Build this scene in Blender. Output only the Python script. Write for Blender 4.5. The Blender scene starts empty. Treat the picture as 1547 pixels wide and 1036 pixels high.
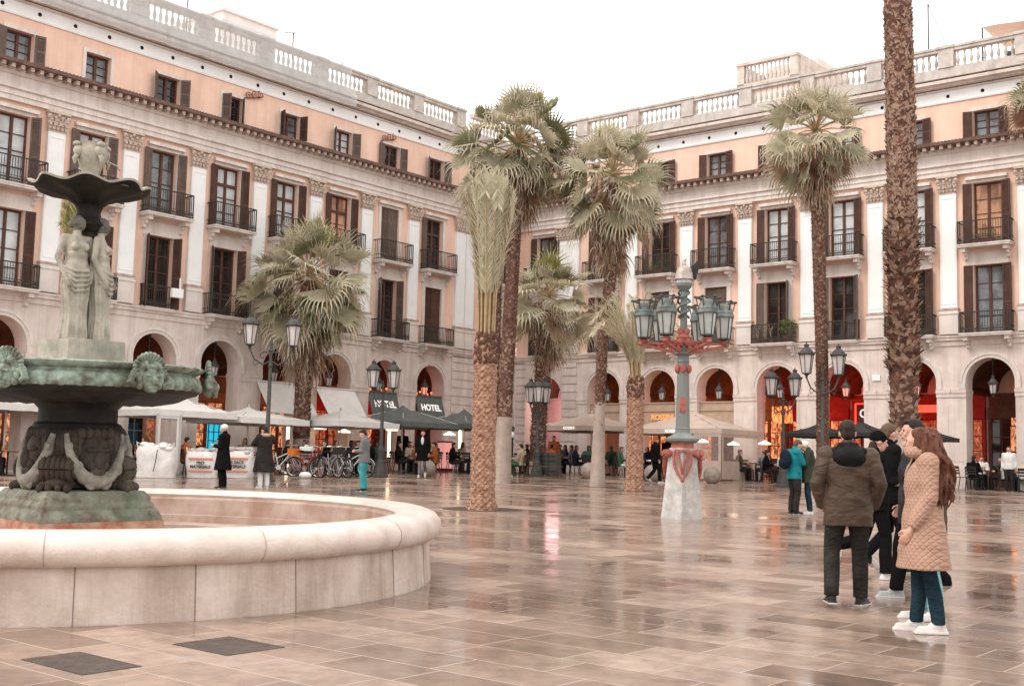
import bpy, math, random
from mathutils import Vector, Matrix, noise
S = bpy.context.scene
COL = S.collection
R = math.radians
PI = math.pi
rnd = random.Random(7)
# ---------------------------------------------------------------- camera model (fitted to the photograph)
FPX, CX, CY, PITCH, ROLL, CAMZ, SLOPE = 1846.71, 773.5, 518.0, 0.10256, 0.02432, 1.5, 0.0245
def g(y):                                   # the plaza rises gently away from the camera
    return SLOPE*y
def ray(px, py):
    X, Y = px-CX, py-CY
    c, s = math.cos(ROLL), math.sin(ROLL)
    a, b = (c*X+s*Y)/FPX, (-s*X+c*Y)/FPX
    c, s = math.cos(PITCH), math.sin(PITCH)
    return Vector((a, c+s*b, s-c*b))
def at(px, py, Y):                          # the point at distance Y in front of the camera
    q = ray(px, py); q = q*(Y/q.y)
    return Vector((q.x, Y, q.z+CAMZ))
def gp(px, py, dz=0.0):                     # the point on the ground
    q = ray(px, py); t = -CAMZ/(q.z-SLOPE*q.y)
    return Vector((q.x*t, q.y*t, SLOPE*q.y*t+dz))
def gx(px, Y, dz=0.0, py=700):              # on the ground at distance Y
    p = at(px, py, Y); return Vector((p.x, Y, g(Y)+dz))
TS = bpy.data.scenes.new('workbench')         # meshes are fused here, away from the full scene; removed at the end
def wdg():
    with bpy.context.temp_override(scene=TS, view_layer=TS.view_layers[0]):
        d = bpy.context.evaluated_depsgraph_get(); d.update(); return d
# ---------------------------------------------------------------- mesh builder
class MB:
    def __init__(s): s.v = []; s.f = []; s.m = []; s.M = Matrix.Identity(4); s.k = 0
    def add(s, vs, fs):
        b = len(s.v); M = s.M
        for p in vs: s.v.append(tuple(M @ Vector(p)))
        for f in fs: s.f.append([i+b for i in f]); s.m.append(s.k)
    def box(s, x0, x1, y0, y1, z0, z1):
        s.add([(x0,y0,z0),(x1,y0,z0),(x1,y1,z0),(x0,y1,z0),(x0,y0,z1),(x1,y0,z1),(x1,y1,z1),(x0,y1,z1)],
              [(0,3,2,1),(4,5,6,7),(0,1,5,4),(1,2,6,5),(2,3,7,6),(3,0,4,7)])
    def cbox(s, c, sz, rot=None):
        M = s.M; s.M = M @ Matrix.Translation(c) @ (rot.to_4x4() if rot is not None else Matrix.Identity(4))
        a, b, d = sz[0]/2, sz[1]/2, sz[2]/2
        s.box(-a, a, -b, b, -d, d); s.M = M
    def quad(s, a, b, c, d): s.add([a, b, c, d], [(0,1,2,3)])
    def bar(s, a, b, w, h=None):            # square bar between two points
        a, b = Vector(a), Vector(b); d = b-a; L = d.length
        if L < 1e-6: return
        q = d.to_track_quat('X', 'Z'); h = h or w
        M = s.M; s.M = M @ Matrix.Translation(a) @ q.to_matrix().to_4x4()
        s.box(0, L, -w/2, w/2, -h/2, h/2); s.M = M
    def tube(s, pts, rad, n=8, cap=True, flat=1.0):
        pts = [Vector(p) for p in pts]; N = len(pts)
        if not isinstance(rad, (list, tuple)): rad = [rad]*N
        vs = []; up = None
        for i, p in enumerate(pts):
            t = (pts[min(i+1, N-1)]-pts[max(i-1, 0)])
            t = t.normalized() if t.length > 1e-9 else Vector((0,0,1))
            if up is None:
                up = Vector((0,0,1)) if abs(t.z) < 0.9 else Vector((1,0,0))
            x = up.cross(t)
            if x.length < 1e-6: x = Vector((1,0,0)).cross(t)
            x.normalize(); y = t.cross(x); up = y
            for k in range(n):
                a = 2*PI*k/n
                vs.append(p + (x*math.cos(a) + y*math.sin(a)*flat)*rad[i])
        fs = []
        for i in range(N-1):
            for k in range(n):
                k2 = (k+1) % n
                fs.append((i*n+k, i*n+k2, (i+1)*n+k2, (i+1)*n+k))
        if cap:
            fs.append(tuple(range(n-1, -1, -1))); fs.append(tuple((N-1)*n+k for k in range(n)))
        s.add(vs, fs)
    def lathe(s, prof, n=24, c=(0,0), a0=0.0, ph=0.0, wob=None, sx=1.0, sy=1.0, cap=True):
        vs = []; fs = []; N = len(prof)
        for i, (r, z) in enumerate(prof):
            for k in range(n):
                a = ph+2*PI*k/n
                rr, zz = (r, z) if wob is None else wob(r, z, a)
                vs.append((c[0]+rr*math.cos(a)*sx, c[1]+rr*math.sin(a)*sy, zz))
        for i in range(N-1):
            for k in range(n):
                k2 = (k+1) % n
                fs.append((i*n+k, i*n+k2, (i+1)*n+k2, (i+1)*n+k))
        if cap: fs.append(tuple(range(n-1, -1, -1))); fs.append(tuple((N-1)*n+k for k in range(n)))
        s.add(vs, fs)
    def ell(s, c, r, n=12, m=8, rot=None):
        if not isinstance(r, (list, tuple)): r = (r, r, r)
        M = s.M; s.M = M @ Matrix.Translation(c) @ (rot.to_4x4() if rot is not None else Matrix.Identity(4))
        vs = [(0,0,-r[2])]; fs = []
        for j in range(1, m):
            t = -PI/2+PI*j/m
            for k in range(n):
                a = 2*PI*k/n
                vs.append((r[0]*math.cos(t)*math.cos(a), r[1]*math.cos(t)*math.sin(a), r[2]*math.sin(t)))
        vs.append((0,0,r[2])); L = len(vs)-1
        for k in range(n): fs.append((0, 1+(k+1) % n, 1+k))
        for j in range(m-2):
            for k in range(n):
                k2 = (k+1) % n
                fs.append((1+j*n+k, 1+j*n+k2, 1+(j+1)*n+k2, 1+(j+1)*n+k))
        for k in range(n): fs.append((1+(m-2)*n+k, 1+(m-2)*n+(k+1) % n, L))
        s.add(vs, fs); s.M = M
    def cap(s, a, b, ra, rb, n=10):         # tapered capsule
        s.tube([a, b], [ra, rb], n); s.ell(a, ra, n, 6); s.ell(b, rb, n, 6)
    def prism(s, poly, x0, x1):             # profile in (y,z) swept along x
        n = len(poly)
        vs = [(x0,y,z) for y, z in poly]+[(x1,y,z) for y, z in poly]
        fs = [(i, (i+1) % n, n+(i+1) % n, n+i) for i in range(n)]
        fs += [tuple(range(n-1, -1, -1)), tuple(range(n, 2*n))]
        s.add(vs, fs)
    def prismy(s, poly, y0, y1):            # outline in (x,z) swept along y
        n = len(poly)
        vs = [(x,y0,z) for x, z in poly]+[(x,y1,z) for x, z in poly]
        fs = [(i, (i+1) % n, n+(i+1) % n, n+i) for i in range(n)]
        fs += [tuple(range(n-1, -1, -1)), tuple(range(n, 2*n))]
        s.add(vs, fs)
    def mesh(s, name, mats, smooth=False, recalc=True):
        me = bpy.data.meshes.new(name)
        me.from_pydata(s.v, [], s.f)
        for m in (mats if isinstance(mats, (list, tuple)) else [mats]): me.materials.append(m)
        me.polygons.foreach_set('material_index', s.m)
        if recalc:
            import bmesh
            bm = bmesh.new(); bm.from_mesh(me); bmesh.ops.recalc_face_normals(bm, faces=bm.faces); bm.to_mesh(me); bm.free()
        if smooth is True: me.polygons.foreach_set('use_smooth', [True]*len(me.polygons))
        elif smooth:
            try: me.set_sharp_from_angle(angle=R(smooth)); me.polygons.foreach_set('use_smooth', [True]*len(me.polygons))
            except Exception: pass
        me.update()
        return me
    def build(s, name, mats, parent=None, smooth=False, loc=None, rot=None, recalc=True):
        return link(name, s.mesh(name, mats, smooth, recalc), parent, loc, rot)
def link(name, data, parent=None, loc=None, rot=None):
    o = bpy.data.objects.new(name, data); COL.objects.link(o)
    if parent is not None: o.parent = parent
    if loc is not None: o.location = loc
    if rot is not None: o.rotation_euler = rot if isinstance(rot, (tuple, list)) else (0,0,rot)
    return o
def tag(o, label=None, cat=None, group=None, kind=None):
    if label: o['label'] = label
    if cat: o['category'] = cat
    if group: o['group'] = group
    if kind: o['kind'] = kind
    return o
def empty(name, loc=(0,0,0), rz=0.0, label=None, cat=None, group=None):
    o = link(name, None, None, loc, rz); o.empty_display_size = 0.2
    return tag(o, label, cat, group)
def dup(o, parent=None, loc=None, rz=None, label=None, sc=None, swap=None):
    c = o.copy(); COL.objects.link(c); c.parent = parent
    for ch in o.children: dup(ch, c, swap=swap)
    if loc is not None: c.location = loc
    if rz is not None: c.rotation_euler = (0,0,rz)
    if label: c['label'] = label
    if sc: c.scale = (sc,sc,sc)
    if swap and o.type == 'MESH':
        for i, sl in enumerate(c.material_slots):
            if sl.material and sl.material.name in swap:
                sl.link = 'OBJECT'; sl.material = swap[sl.material.name]
    return c
def remesh(mb, voxel, smooth=4, fac=0.5):   # fuse everything in mb into one continuous surface
    me = mb.mesh('tmp', [], recalc=True); o = bpy.data.objects.new('tmp', me); TS.collection.objects.link(o)
    m = o.modifiers.new('r', 'REMESH'); m.mode = 'VOXEL'; m.voxel_size = voxel
    if smooth:
        k = o.modifiers.new('s', 'SMOOTH'); k.iterations = smooth; k.factor = fac
    dg = wdg()
    out = bpy.data.meshes.new_from_object(o.evaluated_get(dg))
    bpy.data.objects.remove(o); bpy.data.meshes.remove(me)
    out.polygons.foreach_set('use_smooth', [True]*len(out.polygons))
    return out
def paint(me, mats, fn):                    # material by where a face lies
    me.materials.clear()
    for m in mats: me.materials.append(m)
    for p in me.polygons: p.material_index = fn(p.center)
def text_mesh(txt, size, depth=0.006, bold=0.0, align='CENTER'):
    cu = bpy.data.curves.new('txt', 'FONT'); cu.body = txt; cu.size = size; cu.extrude = depth; cu.offset = bold
    cu.align_x = align; cu.align_y = 'CENTER'
    o = bpy.data.objects.new('txt', cu); TS.collection.objects.link(o)
    dg = wdg()
    me = bpy.data.meshes.new_from_object(o.evaluated_get(dg))
    bpy.data.objects.remove(o)
    return me
def textobj(name, txt, size, m, parent, loc, rot=(PI/2,0,0), depth=0.006, bold=0.0):
    me = text_mesh(txt, size, depth, bold); me.materials.clear(); me.materials.append(m)
    o = link(name, me, parent, loc, rot); return o
# ---------------------------------------------------------------- materials
MATS = {}
def mat(name, col, rough=0.7, col2=None, sc=3.0, det=6.0, amt=1.0, bump=0.0, bsc=None, metal=0.0, emit=None, es=0.0,
        streak=None, stk=0.5, spec=0.1, coords='Object', lo=0.35, hi=0.65, alpha=None, trans=0.0, r2=None, zs=1.0, sheen=0.0, enoise=0.0, slo=0.5, transl=0.0):
    m = bpy.data.materials.new(name); m.use_nodes = True; MATS[name] = m
    nt = m.node_tree; N = nt.nodes; Lk = nt.links; b = N['Principled BSDF']
    b.inputs['Base Color'].default_value = (*col, 1); b.inputs['Roughness'].default_value = rough
    b.inputs['Metallic'].default_value = metal; b.inputs['Specular IOR Level'].default_value = spec
    if sheen: b.inputs['Sheen Weight'].default_value = sheen
    if trans: b.inputs['Transmission Weight'].default_value = trans
    if alpha is not None: b.inputs['Alpha'].default_value = alpha
    if emit:
        b.inputs['Emission Color'].default_value = (*emit, 1); b.inputs['Emission Strength'].default_value = es
    tc = N.new('ShaderNodeTexCoord'); src = tc.outputs[coords]
    if zs != 1.0:
        mp = N.new('ShaderNodeMapping'); mp.inputs['Scale'].default_value = (1,1,zs); Lk.new(src, mp.inputs['Vector']); src = mp.outputs['Vector']
    cur = None
    if col2:
        n = N.new('ShaderNodeTexNoise'); n.inputs['Scale'].default_value = sc; n.inputs['Detail'].default_value = det; n.inputs['Roughness'].default_value = 0.62
        Lk.new(src, n.inputs['Vector'])
        r = N.new('ShaderNodeValToRGB'); r.color_ramp.elements[0].position = lo; r.color_ramp.elements[1].position = hi
        r.color_ramp.elements[0].color = (*col, 1)
        c2 = [col[i]+(col2[i]-col[i])*amt for i in range(3)]
        r.color_ramp.elements[1].color = (*c2, 1)
        Lk.new(n.outputs['Fac'], r.inputs['Fac']); cur = r.outputs['Color']
        if r2 is not None:
            mr = N.new('ShaderNodeMapRange'); mr.inputs['From Min'].default_value = lo; mr.inputs['From Max'].default_value = hi
            mr.inputs['To Min'].default_value = rough; mr.inputs['To Max'].default_value = r2
            Lk.new(n.outputs['Fac'], mr.inputs['Value']); Lk.new(mr.outputs['Result'], b.inputs['Roughness'])
    if streak:
        mp = N.new('ShaderNodeMapping'); mp.inputs['Scale'].default_value = (1.6, 1.6, 0.10); Lk.new(tc.outputs[coords], mp.inputs['Vector'])
        n = N.new('ShaderNodeTexNoise'); n.inputs['Scale'].default_value = 1.5; n.inputs['Detail'].default_value = 8; n.inputs['Roughness'].default_value = 0.7
        Lk.new(mp.outputs['Vector'], n.inputs['Vector'])
        r = N.new('ShaderNodeValToRGB'); r.color_ramp.elements[0].position = slo; r.color_ramp.elements[1].position = slo+0.28
        r.color_ramp.elements[0].color = (0,0,0,1); r.color_ramp.elements[1].color = (stk,stk,stk,1)
        Lk.new(n.outputs['Fac'], r.inputs['Fac'])
        mx = N.new('ShaderNodeMix'); mx.data_type = 'RGBA'
        Lk.new(r.outputs['Color'], mx.inputs['Factor'])
        if cur: Lk.new(cur, mx.inputs['A'])
        else: mx.inputs['A'].default_value = (*col, 1)
        mx.inputs['B'].default_value = (*streak, 1); cur = mx.outputs['Result']
    if enoise:                                  # lit shelves, bottles and curtains behind the glass
        n = N.new('ShaderNodeTexVoronoi'); n.inputs['Scale'].default_value = enoise; n.feature = 'F1'; mpv = N.new('ShaderNodeMapping'); mpv.inputs['Scale'].default_value = (1,1,.45); Lk.new(tc.outputs['Object'], mpv.inputs['Vector']); Lk.new(mpv.outputs['Vector'], n.inputs['Vector'])
        sp = N.new('ShaderNodeSeparateColor'); Lk.new(n.outputs['Color'], sp.inputs[0]); pw = N.new('ShaderNodeMath'); pw.operation = 'POWER'; Lk.new(sp.outputs[0], pw.inputs[0]); pw.inputs[1].default_value = 1.2
        mu = N.new('ShaderNodeMath'); mu.operation = 'MULTIPLY'; Lk.new(pw.outputs[0], mu.inputs[0]); mu.inputs[1].default_value = es*2.1; Lk.new(mu.outputs[0], b.inputs['Emission Strength'])
    if cur: Lk.new(cur, b.inputs['Base Color'])
    if transl:                                  # thin leaves let light through
        tb = N.new('ShaderNodeBsdfTranslucent'); mxs = N.new('ShaderNodeMixShader'); mxs.inputs[0].default_value = transl
        if cur: Lk.new(cur, tb.inputs['Color'])
        else: tb.inputs['Color'].default_value = (*col, 1)
        Lk.new(b.outputs[0], mxs.inputs[1]); Lk.new(tb.outputs[0], mxs.inputs[2]); Lk.new(mxs.outputs[0], N['Material Output'].inputs['Surface'])
    if bump:
        n = N.new('ShaderNodeTexNoise'); n.inputs['Scale'].default_value = bsc or sc*4; n.inputs['Detail'].default_value = 5
        Lk.new(src, n.inputs['Vector'])
        bp = N.new('ShaderNodeBump'); bp.inputs['Strength'].default_value = bump; bp.inputs['Distance'].default_value = 0.02
        Lk.new(n.outputs['Fac'], bp.inputs['Height']); Lk.new(bp.outputs['Normal'], b.inputs['Normal'])
    return m
peach = mat('peach_render', (0.82,0.565,0.445), 0.85, (0.75,0.50,0.39), 1.3, bump=0.06, bsc=30, streak=(0.52,0.36,0.285), stk=0.5, slo=.45)
stone = mat('pale_stone', (0.73,0.63,0.575), 0.75, (0.62,0.52,0.47), 1.6, bump=0.12, bsc=14, streak=(0.38,0.29,0.24), stk=0.65, slo=.45)
white = mat('white_stucco', (0.84,0.825,0.81), 0.7, (0.79,0.775,0.76), 2.0, bump=0.04, bsc=25, streak=(0.62,0.58,0.55), stk=0.3)
trim = mat('trim_stone', (0.73,0.65,0.60), 0.75, (0.64,0.56,0.51), 2.2, bump=0.1, bsc=18, streak=(0.38,0.295,0.25), stk=0.6, slo=.46)
capst = mat('capital_stone', (0.64,0.52,0.44), 0.8, (0.44,0.34,0.28), 6, bump=0.3, bsc=30)
parap = mat('parapet_stone', (0.58,0.52,0.475), 0.8, (0.44,0.39,0.35), 2.5, bump=0.15, bsc=15, streak=(0.25,0.21,0.18), stk=0.6)
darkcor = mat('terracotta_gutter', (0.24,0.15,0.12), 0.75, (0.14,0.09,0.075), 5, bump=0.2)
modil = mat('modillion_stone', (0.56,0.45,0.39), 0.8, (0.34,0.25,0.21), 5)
railm = mat('balcony_iron', (0.045,0.037,0.032), 0.6, (0.07,0.057,0.049), 8)
iron = mat('dark_iron', (0.024,0.021,0.020), 0.55, (0.045,0.038,0.033), 8, spec=0.15)
shut = mat('brown_shutter', (0.105,0.055,0.041), 0.7, (0.07,0.038,0.03), 4)
shutg = mat('grey_brown_shutter', (0.165,0.115,0.095), 0.7, (0.11,0.078,0.065), 4)
wood = mat('window_wood', (0.13,0.062,0.046), 0.65, (0.085,0.042,0.033), 5)
glassd = mat('dark_window_glass', (0.010,0.009,0.009), 0.05, (0.03,0.024,0.02), 1.2, spec=0.5)
glassc = mat('curtained_window_glass', (0.60,0.62,0.62), 0.10, (0.38,0.39,0.39), 1.8, spec=0.6)
glassm = mat('grey_window_glass', (0.20,0.215,0.22), 0.06, (0.05,0.05,0.05), 1.6, spec=0.6)
glassw = mat('lamplit_window_glass', (0.34,0.20,0.13), 0.15, (0.16,0.09,0.06), 1.6, emit=(1.0,0.5,0.28), es=0.07, enoise=2.5)
# ================================================================ the two arcaded wings
B = 3.0
aL = 0.686453
uL = Vector((math.sin(aL), math.cos(aL), 0)); uR = Vector((math.cos(aL), -math.sin(aL), 0))
L0 = Vector((-5.37752*B, 13.92666*B, 0)); R0 = Vector((2.65227*B, 18.45905*B, 0))
rzL = math.atan2(uL.y, uL.x); rzR = math.atan2(uR.y, uR.x)
nL = Vector((uL.y, -uL.x, 0)); nR = Vector((uR.y, -uR.x, 0))
def Lp(s, out, z=None):                     # a place in front of the left wing: s bays along, out metres off the wall
    p = L0+uL*(s*B)+nL*out; p.z = g(p.y) if z is None else z; return p
def Rp(s, out, z=None):
    p = R0+uR*(s*B)+nR*out; p.z = g(p.y) if z is None else z; return p
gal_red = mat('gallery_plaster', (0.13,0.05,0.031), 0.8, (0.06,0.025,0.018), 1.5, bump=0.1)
floorm = mat('gallery_floor', (0.22,0.17,0.145), 0.3, (0.15,0.115,0.10), 2)
hole = mat('vent_dark', (0.02,0.018,0.016), 0.9)
# ---- shared meshes
def pilaster_meshes():
    b = MB(); w = 0.325
    b.box(-w, w, -0.13, 0.0, 8.2, 12.77)
    for x0, x1, z0, z1 in ((-w+.03,-w+.07,8.35,12.6),(w-.07,w-.03,8.35,12.6),(-w+.07,w-.07,12.56,12.6),(-w+.07,w-.07,8.35,8.39)):
        b.box(x0, x1, -0.145, -0.13, z0, z1)
    sh = b.mesh('pilaster', white)
    p = MB()
    p.box(-.37, .37, -0.2, 0.0, 7.16, 7.95); p.box(-.40, .40, -0.23, 0.0, 7.95, 8.02); p.box(-.36, .36, -0.19, 0, 8.02, 8.12)
    p.k = 1; p.box(-.39, .39, -0.22, 0.0, 8.12, 8.2)
    pd = p.mesh('pedestal', [trim, modil])
    c = MB()
    c.box(-w-.01, w+.01, -0.15, 0, 12.77, 12.82)
    c.lathe([(0.40,12.82),(0.38,12.95),(0.40,13.1),(0.47,13.25),(0.55,13.36),(0.56,13.40)], 4, ph=PI/4, sy=0.40)
    for row, (z, n, r) in enumerate(((12.86,5,0.075),(13.03,4,0.085))):
        for i in range(n):
            x = (i-(n-1)/2)*(0.62/(n-1)) if n > 1 else 0
            c.ell((x,-.17-.02*row,z+.05), (r,.05,.10), 8, 6); c.ell((x,-.225-.02*row,z+.125), (r*.75,.05,.035), 8, 6)
    for sx in (-1, 1):
        c.ell((sx*.36,-.22,13.27), (.09,.07,.095), 10, 8); c.ell((sx*.13,-.2,13.27), (.055,.05,.06), 8, 6)
        c.ell((sx*.37,-.285,13.27), (.04,.03,.04), 8, 6)
        c.tube([(sx*.2,-.17,13.08),(sx*.25,-.2,13.2),(sx*.34,-.21,13.3)], .03, 6)
    c.ell((0,-.2,13.36), (.07,.06,.07), 8, 6)
    c.box(-.42, .42, -.26, 0, 13.40, 13.5)
    return sh, pd, c.mesh('capital', capst)
PIL, PED, CAP = pilaster_meshes()
def frame_mesh(hw, z0, z1, bars, transom=None, arch=True):
    b = MB(); y0, y1 = 0.2, 0.26; t = 0.07
    b.box(-hw, -hw+t, y0, y1, z0, z1); b.box(hw-t, hw, y0, y1, z0, z1); b.box(-hw+t, hw-t, y0, y1, z1-t, z1); b.box(-hw+t, hw-t, y0, y1, z0, z0+.12)
    b.box(-.05, .05, y0-.01, y1, z0+.12, z1-t)
    for k in range(1, bars):
        z = z0+.12+(z1-t-z0-.12)*k/bars
        b.box(-hw+t, -.05, y0+.015, y1-.005, z-.015, z+.015); b.box(.05, hw-t, y0+.015, y1-.005, z-.015, z+.015)
    if transom: b.box(-hw+t, hw-t, y0-.015, y1, transom-.05, transom+.05)
    return b.mesh('window', wood)
def pane_mesh(hw, z0, z1, m):
    b = MB(); b.box(-hw, hw, 0.252, 0.30, z0, z1)
    return b.mesh('pane', m)
def shutter_mesh(w, h, m):                  # hinged at x=0, hangs to +x, louvred
    b = MB(); t = 0.045; f = 0.06
    b.box(0, f, -t, 0, 0, h); b.box(w-f, w, -t, 0, 0, h); b.box(f, w-f, -t, 0, 0, .10); b.box(f, w-f, -t, 0, h-.08, h); b.box(f, w-f, -t, 0, h*.42, h*.42+.08)
    n = int(h/0.075)
    for i in range(n):
        z = .10+(h-.2)*i/n
        b.quad((f,-t+.005,z+.0),(w-f,-t+.005,z+.0),(w-f,-.008,z+.07),(f,-.008,z+.07))
    b.quad((f,-.006,.1),(w-f,-.006,.1),(w-f,-.006,h-.08),(f,-.006,h-.08))
    return b.mesh('shutter', m, recalc=False)
WIN = {1: (0.56,7.12,9.84), 2: (0.56,10.62,13.1), 3: (0.5,14.92,16.0)}
FR = {1: frame_mesh(.56,7.12,9.84,4), 2: frame_mesh(.56,10.62,13.1,4), 3: frame_mesh(.5,14.92,16.0,3), 4: frame_mesh(.56,10.62,13.1,4,12.4)}
PN = {(k, m.name): pane_mesh(WIN[k][0]-.03, WIN[k][1]+.03, WIN[k][2]-.03, m) for k in (1,2,3) for m in (glassd, glassc, glassm, glassw)}
SHM = {(k, m.name): shutter_mesh(WIN[k][0]*0.62 if k < 3 else 0.36, WIN[k][2]-WIN[k][1]-.02, m) for k in (1,2,3) for m in (shut, shutg)}
SHC = {(k, m.name): shutter_mesh(WIN[k][0]-.005, WIN[k][2]-WIN[k][1]-.02, m) for k in (1,2,3) for m in (shut, shutg)}
def bal_mesh(hw, d, z0, zr, brk, full=True):
    s = MB(); s.box(-hw, hw, -d, 0, z0, z0+.07); s.box(-hw-.03, hw+.03, -d-.03, 0, z0+.07, z0+.12)
    if brk:
        for x in (-hw+.2, hw-.2):
            s.prismy([(x-.07,z0-.42),(x+.07,z0-.42),(x+.09,z0),(x-.09,z0)], -.16, -.002)
            s.box(x-.09, x+.09, -d+.1, -.16, z0-.16, z0); s.ell((x,-.24,z0-.22), (.075,.11,.09), 8, 6); s.ell((x,-.13,z0-.38), (.07,.09,.08), 8, 6)
    sl = s.mesh('balcony', trim)
    r = MB(); zb = z0+.12; e = hw-.03; y = -d+.03
    for z, t in ((zr,.04),(zb+.06,.03),(zb+.24,.02)):
        r.bar((-e,y,z),(e,y,z), t); r.bar((-e,y,z),(-e,-.02,z), t); r.bar((e,y,z),(e,-.02,z), t)
    n = int(2*e/0.095)
    for i in range(n+1):
        x = -e+2*e*i/n; t = .035 if i in (0,n) else .016
        r.box(x-t/2, x+t/2, y-t/2, y+t/2, zb, zr)
        if i < n:                             # scrolled lower band
            r.ell((x+e/n, y, zb+.15), (.036,.012,.045), 6, 4)
    for sx in (-e, e):
        for i in range(1, 5):
            yy = y+(-.02-y)*i/5; r.box(sx-.008, sx+.008, yy-.008, yy+.008, zb, zr)
    return sl, r.mesh('railing', railm)
BAL2 = bal_mesh(1.0, .62, 10.48, 11.5, True)
BAL1 = bal_mesh(0.98, .55, 7.02, 7.95, True)
BAL1N = bal_mesh(0.80, .22, 7.02, 7.95, False)
def lin_mesh(hw, z0, z1):
    b = MB(); b.box(-hw, hw, -.05, 0, z0, z1-.08); b.box(-hw-.06, hw+.06, -.16, 0, z1-.08, z1)
    for sx in (-1, 1): b.box(sx*hw-.09, sx*hw+.09, -.04, 0, z0-2.3, z0) if False else None
    return b
def sur_mesh(k):
    hw, z0, z1 = WIN[k]; b = MB()
    if k == 2:
        b.box(-hw-.16, -hw, -.04, 0, z0, z1); b.box(hw, hw+.16, -.04, 0, z0, z1); b.box(-hw-.16, hw+.16, -.045, 0, z1, z1+.12); b.box(-hw-.24, hw+.24, -.17, 0, z1+.12, z1+.24)
    elif k == 1:
        b.box(-hw-.2, -hw, -.05, 0, z0, z1); b.box(hw, hw+.2, -.05, 0, z0, z1); b.box(-hw-.24, hw+.24, -.06, 0, z1, z1+.5)
    else:
        b.box(-hw-.13, -hw, -.03, 0, z0, z1); b.box(hw, hw+.13, -.03, 0, z0, z1); b.box(-hw-.13, hw+.13, -.03, 0, z1, z1+.13)
    return b.mesh('window_surround', trim)
SUR = {k: sur_mesh(k) for k in (1,2,3)}
def baluster_mesh(w):
    b = MB(); n = max(3, int(w/0.24))
    for i in range(n):
        x = -w/2+w*(i+.5)/n
        b.lathe([(.05,17.93),(.07,17.97),(.04,18.02),(.075,18.14),(.08,18.22),(.035,18.38),(.03,18.48),(.055,18.55),(.07,18.6)], 8, c=(x,0))
    b.box(-w/2-.01, w/2+.01, -.14, .14, 18.6, 18.72); b.box(-w/2-.01, w/2+.01, -.18, .18, 18.72, 18.82)
    return b.mesh('balustrade', parap, smooth=40)
BLU = baluster_mesh(2.38)
def archivolt(hw, zc):
    b = MB(); n = 20
    for (r0, r1, y) in ((hw+.002, hw+.12, -.05),(hw+.12, hw+.22, -.085)):
        vs = []; fs = []
        for i in range(n+1):
            a = PI*i/n; c, s = math.cos(a), math.sin(a)
            vs += [(r0*c,0,zc+r0*s),(r0*c,y,zc+r0*s),(r1*c,y,zc+r1*s),(r1*c,0,zc+r1*s)]
        for i in range(n):
            for k in range(3): fs.append((i*4+k, i*4+k+1, i*4+4+k+1, i*4+4+k))
        b.add(vs, fs)
    for sx in (-1, 1): b.box(min(sx*(hw+.002), sx*(hw+.22)), max(sx*(hw+.002), sx*(hw+.22)), -.07, 0, 5.0, zc)
    return b.mesh('archivolt', trim, smooth=35)
ARC = archivolt(.93, 5.27)
random.seed(3)
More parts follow.
